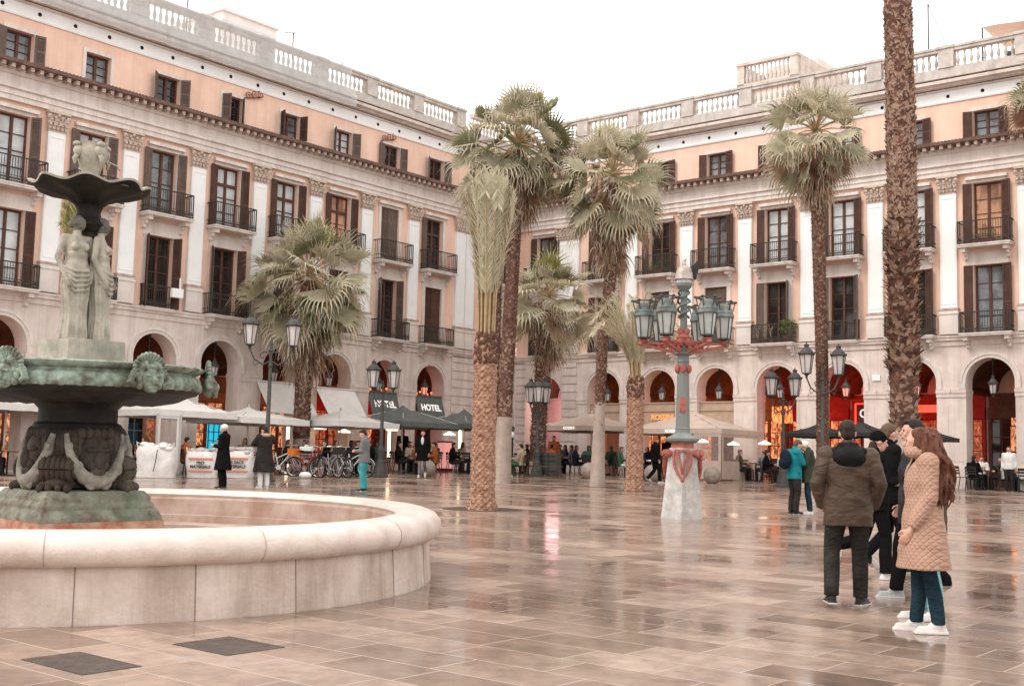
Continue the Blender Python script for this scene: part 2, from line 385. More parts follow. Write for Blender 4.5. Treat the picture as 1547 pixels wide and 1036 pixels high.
def wing(name, label, org, rz, xs, ends, sgn, specs):
    """xs: bay list (centre, x0, x1, kind); ends: x range; specs: dict of window choices"""
    root = empty(name, (org.x, org.y, 0), rz, label, 'building')
    X0, X1 = ends; rr = random.Random(len(name)*13+7)
    # arcade
    a = MB(); T = 0.75
    for (c, x0, x1, kind) in xs:
        hw, zc = (.93,5.27) if kind == 'bay' else (1.12,5.0)
        for p, q in ((x0, c-hw), (c+hw, x1)):
            a.box(p, q, 0, T, 0.3, zc)
            a.box(p-.001, q+.001, -.04, 0, 0.3, 2.0)
            if kind == 'bay':
                a.box(p-.02, q+.02, -.06, T+.04, 4.86, 5.0); a.box(p-.01, q+.01, -.035, T+.02, 4.7, 4.86); a.box(p+.12, q-.12, -.014, 0, 2.2, 4.4)
            else:
                z = 2.1
                while z < 6.8:
                    if z+.34 < zc or q-p < 2: a.box(p+.02 if p > x0 else p, q-.02, -.05, 0, z, z+.34)
                    z += .40
        n = 20
        for i in range(n):
            t0, t1 = PI-PI*i/n, PI-PI*(i+1)/n
            xa, za, xb, zb = c+hw*math.cos(t0), zc+hw*math.sin(t0), c+hw*math.cos(t1), zc+hw*math.sin(t1)
            a.add([(xa,0,za),(xb,0,zb),(xb,0,6.9),(xa,0,6.9),(xa,T,za),(xb,T,zb),(xb,T,6.9),(xa,T,6.9)], [(0,1,2,3),(5,4,7,6),(0,4,5,1)])
        for p, q in ((x0, c-hw), (c+hw, x1)):
            if q > p: a.box(p, q, 0, T, zc, 6.9)
    a.prism([(0.02,6.7),(-.05,6.72),(-.05,6.9),(-.12,6.93),(-.12,7.02),(-.16,7.05),(-.16,7.12),(-.02,7.16),(0.02,7.16)], X0, X1)
    a.build('arcade', stone, root)
    for (c, x0, x1, kind) in xs:
        if kind == 'bay': link('archivolt', ARC, root, (c,0,0))
    # gallery behind the arches
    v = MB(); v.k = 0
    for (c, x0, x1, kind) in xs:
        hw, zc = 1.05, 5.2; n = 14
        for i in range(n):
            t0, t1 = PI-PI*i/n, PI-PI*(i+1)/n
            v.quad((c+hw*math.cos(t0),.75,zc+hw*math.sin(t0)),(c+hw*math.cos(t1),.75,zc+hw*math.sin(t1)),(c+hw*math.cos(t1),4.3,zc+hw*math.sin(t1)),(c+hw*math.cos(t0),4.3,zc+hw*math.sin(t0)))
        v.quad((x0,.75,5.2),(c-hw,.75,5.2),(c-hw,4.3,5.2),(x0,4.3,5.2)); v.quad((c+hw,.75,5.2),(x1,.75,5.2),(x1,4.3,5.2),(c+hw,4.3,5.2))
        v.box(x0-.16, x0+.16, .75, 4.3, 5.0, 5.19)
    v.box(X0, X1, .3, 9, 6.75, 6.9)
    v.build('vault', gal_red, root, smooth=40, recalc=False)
    # upper wall with real window openings
    w = MB(); D = 0.32
    for (c, x0, x1, kind) in xs:
        for k0, k1, top in ((6.9,13.9,0),(14.5,16.6,1)):
            wins = [WIN[1], WIN[2]] if not top else [WIN[3]]
            h = max(q[0] for q in wins)
            w.box(x0, c-h, 0, D, k0, k1); w.box(c+h, x1, 0, D, k0, k1)
            z = k0
            for (hw, z0, z1) in wins: w.box(c-h, c+h, 0, D, z, z0); z = z1
            w.box(c-h, c+h, 0, D, z, k1)
    w.build('wall', peach, root)
    # windows, shutters, balconies
    for bi, (c, x0, x1, kind) in enumerate(xs):
        for k in (1,2,3):
            hw, z0, z1 = WIN[k]
            sp = specs.get((bi, k), {})
            gm = sp.get('g') or rr.choice([glassd, glassm, glassc, glassm] if k == 1 else [glassc, glassc, glassm, glassd])
            sm = sp.get('s') or (rr.choice([shut, shut, shutg]) if sgn < 0 else shut)
            f = link('window', FR[4] if sp.get('t') else FR[k], root, (c,0,0))
            link('pane', PN[(k, gm.name)], f)
            link('window_surround', SUR[k], root, (c,0,0))
            st = sp.get('o', rr.choice(['open','open','half']))
            if st == 'shut':
                for sx in (-1, 1):
                    q = link('shutter', SHC[(k, sm.name)], f, (sx*hw, .1, z0+.01)); q.rotation_euler = (0,0,0 if sx < 0 else PI)
                    if sx > 0: q.location.y = .055
            else:
                for sx in (-1, 1):
                    if sp.get('only') and sp['only'] != sx: continue
                    ang = {'open': 168, 'half': rr.uniform(96, 160), 'ajar': 60}[st]
                    if sx < 0:
                        q = link('shutter', SHM[(k, sm.name)], f, (-hw-.01, -.055, z0+.01)); q.rotation_euler = (0,0,-R(ang))
                    else:
                        q = link('shutter', SHM[(k, sm.name)], f, (hw+.01, -.055, z0+.01)); q.rotation_euler = (0,0,PI+R(ang))
        if kind == 'bay' or True:
            sl, rl = BAL2; o = link('balcony', sl, root, (c,0,0)); link('railing', rl, o)
            wide = specs.get((bi, 'b'), bi % 2 == 0)
            sl, rl = BAL1 if wide else BAL1N; o = link('balcony', sl, root, (c,0,0)); link('railing', rl, o)
    # pilasters
    for x in specs['pil']:
        p = link('pilaster', PIL, root, (x,0,0)); link('pedestal', PED, p); link('capital', CAP, p)
    # entablature and cornices
    e = MB()
    e.prism([(0,13.5),(-.16,13.5),(-.16,13.68),(-.2,13.68),(-.2,13.86),(-.28,13.9),(-.28,13.97),(-.13,14.0),(-.13,14.38),(-.2,14.4),(-.26,14.52),(-.3,14.58),(0,14.58)], X0, X1)
    e.build('entablature', trim, root)
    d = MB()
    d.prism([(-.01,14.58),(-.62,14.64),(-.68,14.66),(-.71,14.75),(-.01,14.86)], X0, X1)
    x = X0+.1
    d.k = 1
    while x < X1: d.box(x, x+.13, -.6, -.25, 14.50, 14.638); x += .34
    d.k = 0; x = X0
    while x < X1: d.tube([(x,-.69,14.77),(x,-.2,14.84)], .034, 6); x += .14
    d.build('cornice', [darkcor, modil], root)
    t = MB()
    t.prism([(0,16.5),(-.05,16.5),(-.07,16.56),(-.05,16.6),(-.05,16.98),(0,16.98)], X0, X1)
    t.k = 1; x = X0+.2
    while x < X1: t.tube([(x,-.058,16.76),(x,.0,16.76)], .075, 10); x += 1.365
    t.k = 0
    t.build('vent_band', [white, hole], root)
    u = MB()
    u.prism([(0.3,16.98),(-.1,16.98),(-.16,17.08),(-.3,17.12),(-.3,17.16),(-.5,17.2),(-.52,17.32),(0.3,17.36)], X0, X1)
    u.k = 2; u.box(X0, X1, -.515, -.3, 17.362, 17.40); u.box(X0, X1, -.175, -.1, 17.05, 17.075)
    u.k = 1
    u.box(X0, X1, -.12, .14, 17.36, 17.93)
    for x in specs['pier']:
        u.box(x-.31, x+.31, -.17, .17, 17.932, 18.72); u.box(x-.35, x+.35, -.22, .22, 18.72, 18.83)
    u.build('parapet', [trim, parap, darkcor], root)
    for x in specs['blu']: link('balustrade', BLU, root, (x,0,0))
    # body behind
    k = MB(); k.box(X0, X1, .33, 13, 6.95, 17.2); k.box(X0, X1, 4.3, 13, 0, 6.95); k.build('rear_block', peach, root)
    return root
LX = [((i+.5)*B, i*B, (i+1)*B, 'bay') for i in range(-4, 6)]+[(6.5*B, 6*B, 6.98*B, 'bay'), (8.02*B, 6.98*B, 8.594*B, 'end')]
RX = [(-2.73*B, -3.334*B, -2.05*B, 'end'), (-1.52*B, -2.05*B, -1*B, 'bay')]+[((i+.5)*B, i*B, (i+1)*B, 'bay') for i in range(-1, 8)]
lsp = {'pil': [i*B for i in range(-3, 7)]+[7.09*B, 7.32*B], 'pier': [i*B for i in range(-3, 8)]+[8.45*B], 'blu': [(i+.5)*B for i in range(-4, 7)]+[7.7*B]}
rsp = {'pil': [i*B for i in range(-1, 8)]+[-2.36*B, -2.14*B], 'pier': [i*B for i in range(-2, 8)]+[-3.2*B], 'blu': [(i+.5)*B for i in range(-2, 7)]+[-2.5*B]}
# windows of the left wing, bay list index -> i+4
lw = {(4,1): dict(g=glassd,o='open',s=shut), (4,2): dict(g=glassc,o='open',s=shutg), (4,3): dict(g=glassc,o='shutno',s=shut),
      (3,2): dict(g=glassc,o='half'), (5,2): dict(g=glassm,o='open'), (5,1): dict(g=glassd,o='half'), (6,1): dict(g=glassd,o='half',s=shut), (6,2): dict(g=glassc,t=1,o='open',s=shut),
      (7,1): dict(o='shut',s=shutg), (7,2): dict(g=glassc,t=1,o='open',s=shut), (8,2): dict(g=glassw,t=1,o='open',s=shut), (8,1): dict(o='shut',s=shut),
      (9,2): dict(g=glassd,o='shut',s=shutg), (9,1): dict(g=glassd,o='half'), (10,2): dict(g=glassd,t=1,o='open',only=-1), (10,1): dict(o='shut',s=shut),
      (5,3): dict(g=glassd,o='half',s=shutg), (6,3): dict(g=glassd,o='ajar',s=shutg), (7,3): dict(g=glassm,o='half'), (8,3): dict(g=glassc,o='half'),
      (9,3): dict(g=glassd,o='open',s=shutg), (10,3): dict(g=glassd,o='half',s=shutg), (11,3): dict(o='shut',s=shutg)}
lw[(4,3)] = dict(g=glassm, o='ajar', only=9)
for i, wd in enumerate((0,1,0,1,1,0,1,0,0,1,1,0)): lw[(i,'b')] = bool(wd)
rw = {(3,1): dict(o='shut',s=shutg), (3,2): dict(g=glassm,o='open'), (2,2): dict(g=glassd,o='open'), (2,1): dict(o='shut',s=shutg), (1,2): dict(g=glassd,o='half'),
      (4,2): dict(g=glassc,o='open'), (4,1): dict(g=glassd,o='half',s=shutg), (5,2): dict(g=glassc,o='open'), (5,1): dict(g=glassd,o='half',s=shutg),
      (6,2): dict(g=glassc,o='open'), (6,1): dict(g=glassd,o='half'), (7,2): dict(g=glassw,o='open'), (7,1): dict(g=glassm,o='open'),
      (3,3): dict(g=glassm,o='open'), (4,3): dict(g=glassc,o='open'), (5,3): dict(g=glassc,o='open'), (6,3): dict(g=glassm,o='open'), (7,3): dict(g=glassm,o='open')}
for i, wd in enumerate((0,0,1,1,1,0,1,1,0,1,1)): rw[(i,'b')] = bool(wd)
lsp.update(lw); rsp.update(rw)
left_wing = wing('arcaded_building', 'long peach arcaded building on the left with white pilasters and brown shutters', L0, rzL, LX, (-4*B, 8.594*B), -1, lsp)
right_wing = wing('arcaded_building', 'peach arcaded building on the right with rooftop tower behind its stone balustrade', R0, rzR, RX, (-3.334*B, 8*B), 1, rsp)
# ================================================================ people: one skinned-over body each, clothes as children
def cloth(name, col, col2=None, rough=0.85, wr=0.5, sc=9, quilt=0.0, zs=1.0, plaid=None, spec=0.06):
    m = mat(name, col, rough, col2 or tuple(c*0.75 for c in col), 5, spec=spec)
    nt = m.node_tree; N = nt.nodes; Lk = nt.links; b = N['Principled BSDF']
    tc = N.new('ShaderNodeTexCoord')
    n = N.new('ShaderNodeTexNoise'); n.inputs['Scale'].default_value = sc; n.inputs['Detail'].default_value = 4; n.inputs['Distortion'].default_value = 1.2
    mp = N.new('ShaderNodeMapping'); mp.inputs['Scale'].default_value = (1,1,zs); Lk.new(tc.outputs['Object'], mp.inputs['Vector']); Lk.new(mp.outputs['Vector'], n.inputs['Vector'])
    h = n.outputs['Fac']
    if quilt:
        hs = []
        for ang in (1, -1):
            sx = N.new('ShaderNodeSeparateXYZ'); Lk.new(tc.outputs['Object'], sx.inputs[0])
            ad = N.new('ShaderNodeMath'); ad.operation = 'ADD'; Lk.new(sx.outputs['X'], ad.inputs[0]); Lk.new(sx.outputs['Y'], ad.inputs[1])
            ad2 = N.new('ShaderNodeMath'); ad2.operation = 'MULTIPLY_ADD'; Lk.new(sx.outputs['Z'], ad2.inputs[0]); ad2.inputs[1].default_value = 1.1*ang; Lk.new(ad.outputs[0], ad2.inputs[2])
            mu = N.new('ShaderNodeMath'); mu.operation = 'MULTIPLY'; Lk.new(ad2.outputs[0], mu.inputs[0]); mu.inputs[1].default_value = quilt
            si = N.new('ShaderNodeMath'); si.operation = 'SINE'; Lk.new(mu.outputs[0], si.inputs[0])
            ab = N.new('ShaderNodeMath'); ab.operation = 'ABSOLUTE'; Lk.new(si.outputs[0], ab.inputs[0]); hs.append(ab)
        mi = N.new('ShaderNodeMath'); mi.operation = 'MINIMUM'; Lk.new(hs[0].outputs[0], mi.inputs[0]); Lk.new(hs[1].outputs[0], mi.inputs[1])
        po = N.new('ShaderNodeMath'); po.operation = 'POWER'; Lk.new(mi.outputs[0], po.inputs[0]); po.inputs[1].default_value = 0.55
        ad = N.new('ShaderNodeMath'); ad.operation = 'MULTIPLY_ADD'; Lk.new(n.outputs['Fac'], ad.inputs[0]); ad.inputs[1].default_value = 0.8; Lk.new(po.outputs[0], ad.inputs[2]); h = ad.outputs[0]
    bp = N.new('ShaderNodeBump'); bp.inputs['Strength'].default_value = wr; bp.inputs['Distance'].default_value = 0.03
    Lk.new(h, bp.inputs['Height']); Lk.new(bp.outputs['Normal'], b.inputs['Normal'])
    return m
skin = mat('skin', (0.56,0.32,0.235), 0.5, (0.48,0.26,0.19), 12, spec=0.25)
lips = mat('lips', (0.42,0.16,0.13), 0.45)
eyed = mat('eye_dark', (0.03,0.02,0.018), 0.2)
hair_dk = mat('dark_hair', (0.018,0.012,0.010), 0.5, (0.045,0.028,0.021), 30, bump=0.5, bsc=60, zs=0.15)
hair_br = mat('auburn_hair', (0.055,0.022,0.015), 0.45, (0.15,0.055,0.034), 26, bump=0.5, bsc=60, zs=0.12)
hair_md = mat('brown_hair', (0.085,0.050,0.034), 0.5, (0.13,0.08,0.055), 26, bump=0.5, bsc=60, zs=0.15)
fab = {
 'olive': cloth('brown_anorak', (0.085,0.052,0.034), (0.052,0.032,0.022), 0.5, 0.7, 5, spec=0.2, zs=2.2),
 'black': cloth('black_cloth', (0.010,0.009,0.0095), None, 1.0, 0.5, spec=.03), 'charcoal': cloth('charcoal_denim', (0.040,0.034,0.031), (0.022,0.019,0.018), 1.0, 0.9, 9, zs=2.0, spec=.05),
 'hood': cloth('black_shell', (0.014,0.013,0.013), None, 0.6, 0.6), 'beige': cloth('beige_quilted_nylon', (0.42,0.255,0.185), (0.36,0.215,0.155), 0.6, 0.42, 6, quilt=52, spec=0.1),
 'denim': cloth('dark_teal_denim', (0.020,0.040,0.052), (0.012,0.024,0.034), 1.0, 0.8, 10, zs=2.0, spec=.05), 'jeans': cloth('pale_blue_denim', (0.16,0.32,0.36), (0.24,0.40,0.44), 0.85, 0.7, 10, zs=2.0),
 'plaid': cloth('dark_plaid_wool', (0.050,0.048,0.050), (0.015,0.015,0.016), 1.0, 0.4, spec=.05), 'teal': cloth('teal_shell', (0.015,0.20,0.225), (0.01,0.14,0.16), 0.6, 0.6),
 'green': cloth('moss_parka', (0.045,0.050,0.036), None, 0.8, 0.6), 'grey': cloth('grey_wool', (0.19,0.185,0.18), (0.14,0.135,0.13), 0.9, 0.5), 'white': cloth('white_cotton', (0.72,0.70,0.67), (0.6,0.58,0.56), 0.85, 0.4),
 'navy': cloth('navy_cloth', (0.018,0.022,0.035), None, 1.0, 0.5, spec=.05), 'rust': cloth('rust_wool', (0.42,0.12,0.045), None, 0.9, 0.4), 'yellow': cloth('mustard_wool', (0.55,0.40,0.09), None, 0.9, 0.4),
 'brown': cloth('brown_wool', (0.11,0.07,0.05), None, 0.9, 0.4), 'tan': cloth('tan_wool', (0.42,0.31,0.23), None, 0.9, 0.4), 'slate': cloth('slate_blue_shell', (0.16,0.20,0.25), None, 0.7, 0.5),
 'forest': cloth('forest_green_knit', (0.05,0.10,0.065), None, 0.9, 0.4), 'turq': cloth('turquoise_denim', (0.06,0.30,0.33), None, 0.85, 0.5), 'pink': cloth('pink_wool', (0.55,0.17,0.17), None, 0.9, 0.4)}
shoe_w = mat('white_sneaker', (0.66,0.60,0.57), 0.6, (0.5,0.45,0.42), 8); shoe_b = mat('black_shoe', (0.025,0.022,0.02), 0.45); sole = mat('pale_sole', (0.60,0.56,0.53), 0.6)
STAND = dict(pel=(0,0,.95), che=(0,0,1.25), nec=(0,-.015,1.47), hea=(0,.02,1.625), sR=(.185,-.015,1.41), eR=(.235,-.05,1.13), wR=(.235,.03,.88), sL=(-.185,-.015,1.41), eL=(-.235,-.05,1.13), wL=(-.235,.03,.88),
             hR=(.09,0,.93), kR=(.10,.03,.50), aR=(.10,-.02,.085), tR=(.12,.14,.035), hL=(-.09,0,.93), kL=(-.10,.03,.50), aL=(-.10,-.02,.085), tL=(-.12,.14,.035), look=(0,1,0), palmR=(-1,0,0), palmL=(1,0,0), curl=.5)
SIT = dict(STAND, pel=(0,0,.50), che=(0,-.03,.82), nec=(0,.0,1.05), hea=(0,.05,1.20), sR=(.185,-.01,.99), eR=(.25,.06,.74), wR=(.16,.30,.73), sL=(-.185,-.01,.99), eL=(-.25,.06,.74), wL=(-.16,.30,.73),
           hR=(.09,.02,.49), kR=(.13,.45,.51), aR=(.13,.44,.085), tR=(.14,.60,.035), hL=(-.09,.02,.49), kL=(-.13,.45,.51), aL=(-.13,.40,.085), tL=(-.14,.56,.035))
def V(p): return Vector(p)
def frame(look, up=(0,0,1)):
    y = V(look).normalized(); x = y.cross(V(up)).normalized(); z = x.cross(y); return Matrix((x, y, z)).transposed()
def loft(mb, rings, n=20):                  # rings: (centre, half width, half depth[, turn])
    vs = []; fs = []
    for q in rings:
        c, rx, ry = q[:3]; t = q[3] if len(q) > 3 else 0; ct, st = math.cos(t), math.sin(t)
        for k in range(n):
            a = 2*PI*k/n; e = 0.85
            ca, sa = math.copysign(abs(math.cos(a))**e, math.cos(a)), math.copysign(abs(math.sin(a))**e, math.sin(a))
            x, y = rx*ca, ry*sa
            vs.append((c[0]+x*ct-y*st, c[1]+x*st+y*ct, c[2]))
    for i in range(len(rings)-1):
        for k in range(n):
            k2 = (k+1) % n; fs.append((i*n+k, i*n+k2, (i+1)*n+k2, (i+1)*n+k))
    fs.append(tuple(range(n-1,-1,-1))); fs.append(tuple((len(rings)-1)*n+k for k in range(n)))
    mb.add(vs, fs)
def hand(mb, wrist, d, pal, curl=.5, side=1, hold=False):
    """palm, four bent fingers of unequal length, thumb leaving the side of the palm"""
    d = V(d).normalized(); pal = V(pal); pal = (pal-d*pal.dot(d)).normalized(); s = d.cross(pal)*side
    c = wrist+d*.045
    M3 = Matrix((s, d, pal)).transposed()
    mb.ell(c, (.038,.048,.016), 10, 8, M3); mb.cap(wrist-d*.02, wrist+d*.03, .026, .026, 8)
    for i, L in enumerate((.066,.076,.072,.056)):
        b = wrist+d*.082+s*(.030-.020*i); dd = d.copy(); p = b
        for j, f in enumerate((.45,.32,.25)):
            a = curl*(0.55 if j == 0 else 0.85)
            dd = (dd*math.cos(a)+pal*math.sin(a)).normalized(); q = p+dd*L*f
            mb.cap(p, q, .0098-.0009*j, .0092-.0009*j, 8); p = q
    b = wrist+d*.030+s*.030; t1 = (d*.65+s*.6+pal*.35).normalized(); q = b+t1*.042
    mb.cap(b, q, .0125, .011, 8); t2 = (d*.85+s*.15+pal*.5).normalized(); mb.cap(q, q+t2*.032, .0105, .009, 8)
def head(mb, c, look, up=(0,0,1), beard=False):
    F = frame(look, up); P = lambda x, y, z: c+F @ Vector((x,y,z))
    mb.ell(P(0,-.012,.022), (.074,.094,.098), 16, 12, F); mb.ell(P(0,.028,-.05), (.056,.062,.068), 14, 10, F); mb.ell(P(0,.045,-.085), (.034,.038,.026), 10, 8, F)
    mb.ell(P(0,.055,.005), (.062,.036,.05), 12, 8, F)
    mb.cap(P(0,.085,.012), P(0,.108,-.028), .009, .015, 8); mb.ell(P(0,.088,-.058), (.026,.013,.011), 8, 6, F); mb.ell(P(0,.084,-.068), (.022,.013,.009), 8, 6, F)
    for s in (-1,1):
        mb.ell(P(s*.074,-.008,-.008), (.011,.022,.032), 8, 6, F); mb.ell(P(s*.036,.068,-.03), (.022,.018,.022), 8, 6, F); mb.ell(P(s*.032,.083,.028), (.024,.010,.008), 8, 6, F)
def body_blob(mb, J, hands=True, hd=True, k=1.0):
    p = {a: V(b) for a, b in J.items() if a not in ('look','palmR','palmL','curl')}
    loft(mb, [(p['pel']+V((0,0,-.09)),.13*k,.09*k),(p['pel'],.155*k,.105*k),(p['pel'].lerp(p['che'],.45),.13*k,.09*k),(p['che'],.155*k,.105*k),(p['che'].lerp(p['nec'],.6),.165*k,.085*k),(p['nec']+V((0,0,-.01)),.07,.06)])
    mb.cap(p['nec']+V((0,0,-.06)), p['hea']+V((0,-.02,-.05)), .056, .052, 12)
    for s in 'RL':
        mb.cap(p['s'+s], p['e'+s], .050*k, .040*k); mb.cap(p['e'+s], p['w'+s], .041*k, .027); mb.cap(p['che'].lerp(p['nec'],.7), p['s'+s], .06, .052*k)
        mb.cap(p['h'+s], p['k'+s], .082*k, .052*k); mb.cap(p['k'+s], p['a'+s], .052*k, .036)
        mb.cap(p['a'+s], p['a'+s]+V((0,0,-.03)), .034, .030); mb.cap(p['a'+s]+V((0,0,-.045)), p['a'+s].lerp(p['t'+s],.8), .022, .014)
        if hands: hand(mb, p['w'+s], p['w'+s]-p['e'+s], J['palm'+s], J['curl'], 1 if s == 'R' else -1)
    if hd: head(mb, p['hea'], J['look'])
def person(label, loc, rz, h=1.75, pose=None, base=None, top='black', hem=.82, bulk=1.0, leg='charcoal', legw=1.0, shoe=shoe_b, hair=hair_dk, style='short', vox=.02, coat=0.0, hood=None, sleeves=True, group=None, extra=None, look=None, beard=False, flare=1.0, hat=None):
    J = dict(base or STAND); J.update(pose or {})
    if look: J['look'] = look
    p = {a: V(b) for a, b in J.items() if a not in ('look','palmR','palmL','curl')}
    root = empty('person', loc, rz, label, 'person', group); sc = h/1.75; root.scale = (sc,sc,sc)
    fine = vox < .013
    b = MB(); body_blob(b, J, hands=True)
    me = remesh(b, min(vox, .0075) if fine else vox*.55, 2, .4)
    F = frame(J['look']); hc = p['hea']; Fi = F.transposed()
    def pf(c):
        q = Fi @ (c-hc)
        if q.length < .13:
            if abs(abs(q.x)-.031) < .013 and abs(q.z-.006) < .008 and q.y > .05: return 2
            if abs(q.x) < .026 and abs(q.z+.063) < .011 and q.y > .07: return 1
        return 0
    paint(me, [skin, lips, eyed], pf); link('body', me, root)
    # trousers and shoes
    t = MB()
    for s in 'RL':
        a, k_, f = p['h'+s], p['k'+s], p['a'+s]
        mid = k_.lerp(f,.5)+V((0,-.012,0))
        t.tube([a+V((0,0,.03)), a.lerp(k_,.5), k_, mid, f+V((0,0,.04)), f+V((0,0,-.01))], [.112*legw,.096*legw,.076*legw,.074*legw*flare**.5,.068*legw*flare,.07*legw*flare], 14)
        t.ell(a, .115*legw, 12, 8)
    loft(t, [(p['pel']+V((0,0,-.10)),.16,.115),(p['pel']+V((0,0,-.02)),.18,.125),(p['pel']+V((0,0,.10)),.16,.11)])
    link('trousers', None if False else _m(remesh(t, vox, 3), fab[leg]), root)
    for s in 'RL':
        a, q = p['a'+s], p['t'+s]; d = (q-a); d.z = 0 if abs(d.z) < .12 else d.z; d.normalize(); sh = MB()
        tt = (q-a+V((0,0,.0)))
        up = V((0,0,1)) if abs(tt.normalized().z) < .75 else V((0,-1,0))
        lo = a-up*.05; sh.cap(lo-d*.035, lo+d*.15, .040, .030, 12); sh.ell(lo+d*.04+up*.022, (.040,.045,.045)); sh.ell(lo-d*.02+up*.03, .044); sh.cap(lo+up*.02, lo+up*.075, .046, .046)
        fr = frame(d, up); sh.cbox(lo+d*.06-up*.026, (.082,.275,.024), fr)
        me = remesh(sh, .009 if fine else .018, 2); Z = up
        paint(me, [shoe, sole], lambda c, lo=lo, up=up: 1 if (c-lo).dot(up) < -.019 else 0)
        link('shoe', me, root)
    # jacket / coat
    j = MB(); pe, ch, ne = p['pel'], p['che'], p['nec']
    seated = base is SIT
    rings = []
    if not seated:
        zt = hem
        lowc = V((pe.x, pe.y-.0, zt)); kk = bulk
        if coat:
            rings += [(lowc, .225*kk+coat, .175*kk+coat),(lowc.lerp(pe,.5), .222*kk+coat*.5, .165*kk+coat*.5)]
        else: rings += [(lowc, .205*kk, .15*kk)]
        rings += [(pe+V((0,0,.04)), .205*kk, .150*kk)]
    else: rings += [(pe+V((0,0,-.05)), .20*bulk, .16*bulk),(pe+V((0,0,.06)), .19*bulk, .145*bulk)]
    rings += [(pe.lerp(ch,.55), .188*bulk, .135*bulk),(ch+V((0,0,.02)), .205*bulk, .142*bulk),(ch.lerp(ne,.55), .208*bulk, .125*bulk),(ch.lerp(ne,.85), .15*bulk, .10*bulk),(ne+V((0,0,.02)), .082, .078)]
    loft(j, rings, 24)
    for s in 'RL':
        a, e, w = p['s'+s], p['e'+s], p['w'+s]
        j.tube([a.lerp(ch.lerp(ne,.6),.35), a, a.lerp(e,.5), e, e.lerp(w,.5), w.lerp(e,.06)], [.088*bulk,.085*bulk,.074*bulk,.066*bulk,.060*bulk,.050*bulk], 14)
        j.ell(a, .088*bulk, 12, 8); j.ell(e, .066*bulk, 10, 8)
    j.cap(ne+V((0,0,-.01)), ne+V((0,.0,.045)), .078, .074, 14)
    me = remesh(j, vox*.8, 4)
    if fine:                                   # folds and creases in the cloth itself
        sd = (sum(map(ord, label)) % 97)*.31
        nn = [v.normal.copy() for v in me.vertices]
        for v, vn in zip(me.vertices, nn):
            q = v.co; a = noise.noise(Vector((q.x*7, q.y*7, q.z*11+sd))); b2 = noise.noise(Vector((q.x*16+5, q.y*16, q.z*24+sd)))
            v.co += vn*(a*(.008 if top == 'beige' else .010)+b2*(.002 if top == 'beige' else .004))
    _m(me, fab[top]); link('coat' if coat else 'jacket', me, root)
    # hair
    hr = MB(); P = lambda x, y, z: hc+F @ Vector((x,y,z))
    if hat:
        hr.ell(P(0,-.015,.045), (.088,.105,.088), 16, 12, F); hr.ell(P(0,-.015,.02), (.09,.105,.04), 16, 8, F)
        link('knitted_hat', _m(remesh(hr, .012 if fine else .02, 3), hat), root); hr = MB()
        if style == 'long':
            hr.ell(P(0,-.06,-.12), (.085,.05,.16), 12, 10, F); link('hair', _m(remesh(hr, .012 if fine else .02, 2), hair), root)
    else:
        hr.ell(P(0,-.028,.045), (.083,.094,.086), 18, 12, F); hr.ell(P(0,-.07,-.005), (.07,.045,.07), 12, 10, F)
        if style == 'short': hr.ell(P(0,.05,.088), (.055,.035,.028), 10, 8, F)
        if style == 'long' or style == 'wild':
            for s in (-1,1): hr.ell(P(s*.066,-.022,-.06), (.026,.055,.12), 10, 10, F)
            hr.ell(P(0,-.075,-.13), (.09,.05,.17), 14, 10, F)
            if style == 'wild':
                r2 = random.Random(5); r2b = [r2.uniform(.06,.15) for _ in range(150)]
                for i in range(150):
                    x = r2.uniform(-.098,.098); z0 = r2.uniform(-.06,.09); y0 = r2.uniform(-.12,-.01)-.02+.5*x*x*4
                    pts = []; L = r2.uniform(.40,.56)
                    for k_ in range(8):
                        t = k_/7; yb = y0-.02-r2b[i]*min(1, t*1.7)**1.2
                        pts.append(P(x*(1+.8*t)+.022*math.sin(t*10+i), yb+.028*math.sin(t*9+i*2)+r2.uniform(-.006,.006), z0-L*t))
                    hr.tube(pts, [.020,.022,.021,.020,.019,.017,.013,.004], 6)
        me = remesh(hr, (.0085 if style == 'wild' else .010) if fine else .02, 0 if style == 'wild' else 2, .35)
        link('hair', _m(me, hair), root)
    if beard:
        bd = MB(); bd.ell(P(0,.045,-.075), (.055,.056,.045), 12, 8, F); link('beard', _m(remesh(bd, .012, 2), hair_dk), root)
    if hood:
        hd = MB(); cc = ne+V((0,-.07,.0))
        hd.ell(cc+V((0,-.035,-.075)), (.155,.075,.105), 16, 10); hd.ell(cc+V((0,.02,-.015)), (.135,.10,.045), 16, 8)
        for s in (-1,1): hd.cap(cc+V((s*.13,.02,-.02)), ne+V((s*.05,.10,.0)), .05, .04)
        hd.tube([ne+V((.075*math.cos(a),.01+.08*math.sin(a),.045)) for a in [2*PI*i/16 for i in range(17)]], .032, 8)
        me = remesh(hd, .012 if fine else .02, 3)
        if fine:
            for v, vn in zip(me.vertices, [v.normal.copy() for v in me.vertices]): v.co += vn*noise.noise(v.co*14)*.010
        link('hood', _m(me, fab[hood]), root)
    if extra: extra(root, p, J)
    return root
def _m(me, m):
    me.materials.clear(); me.materials.append(m); return me
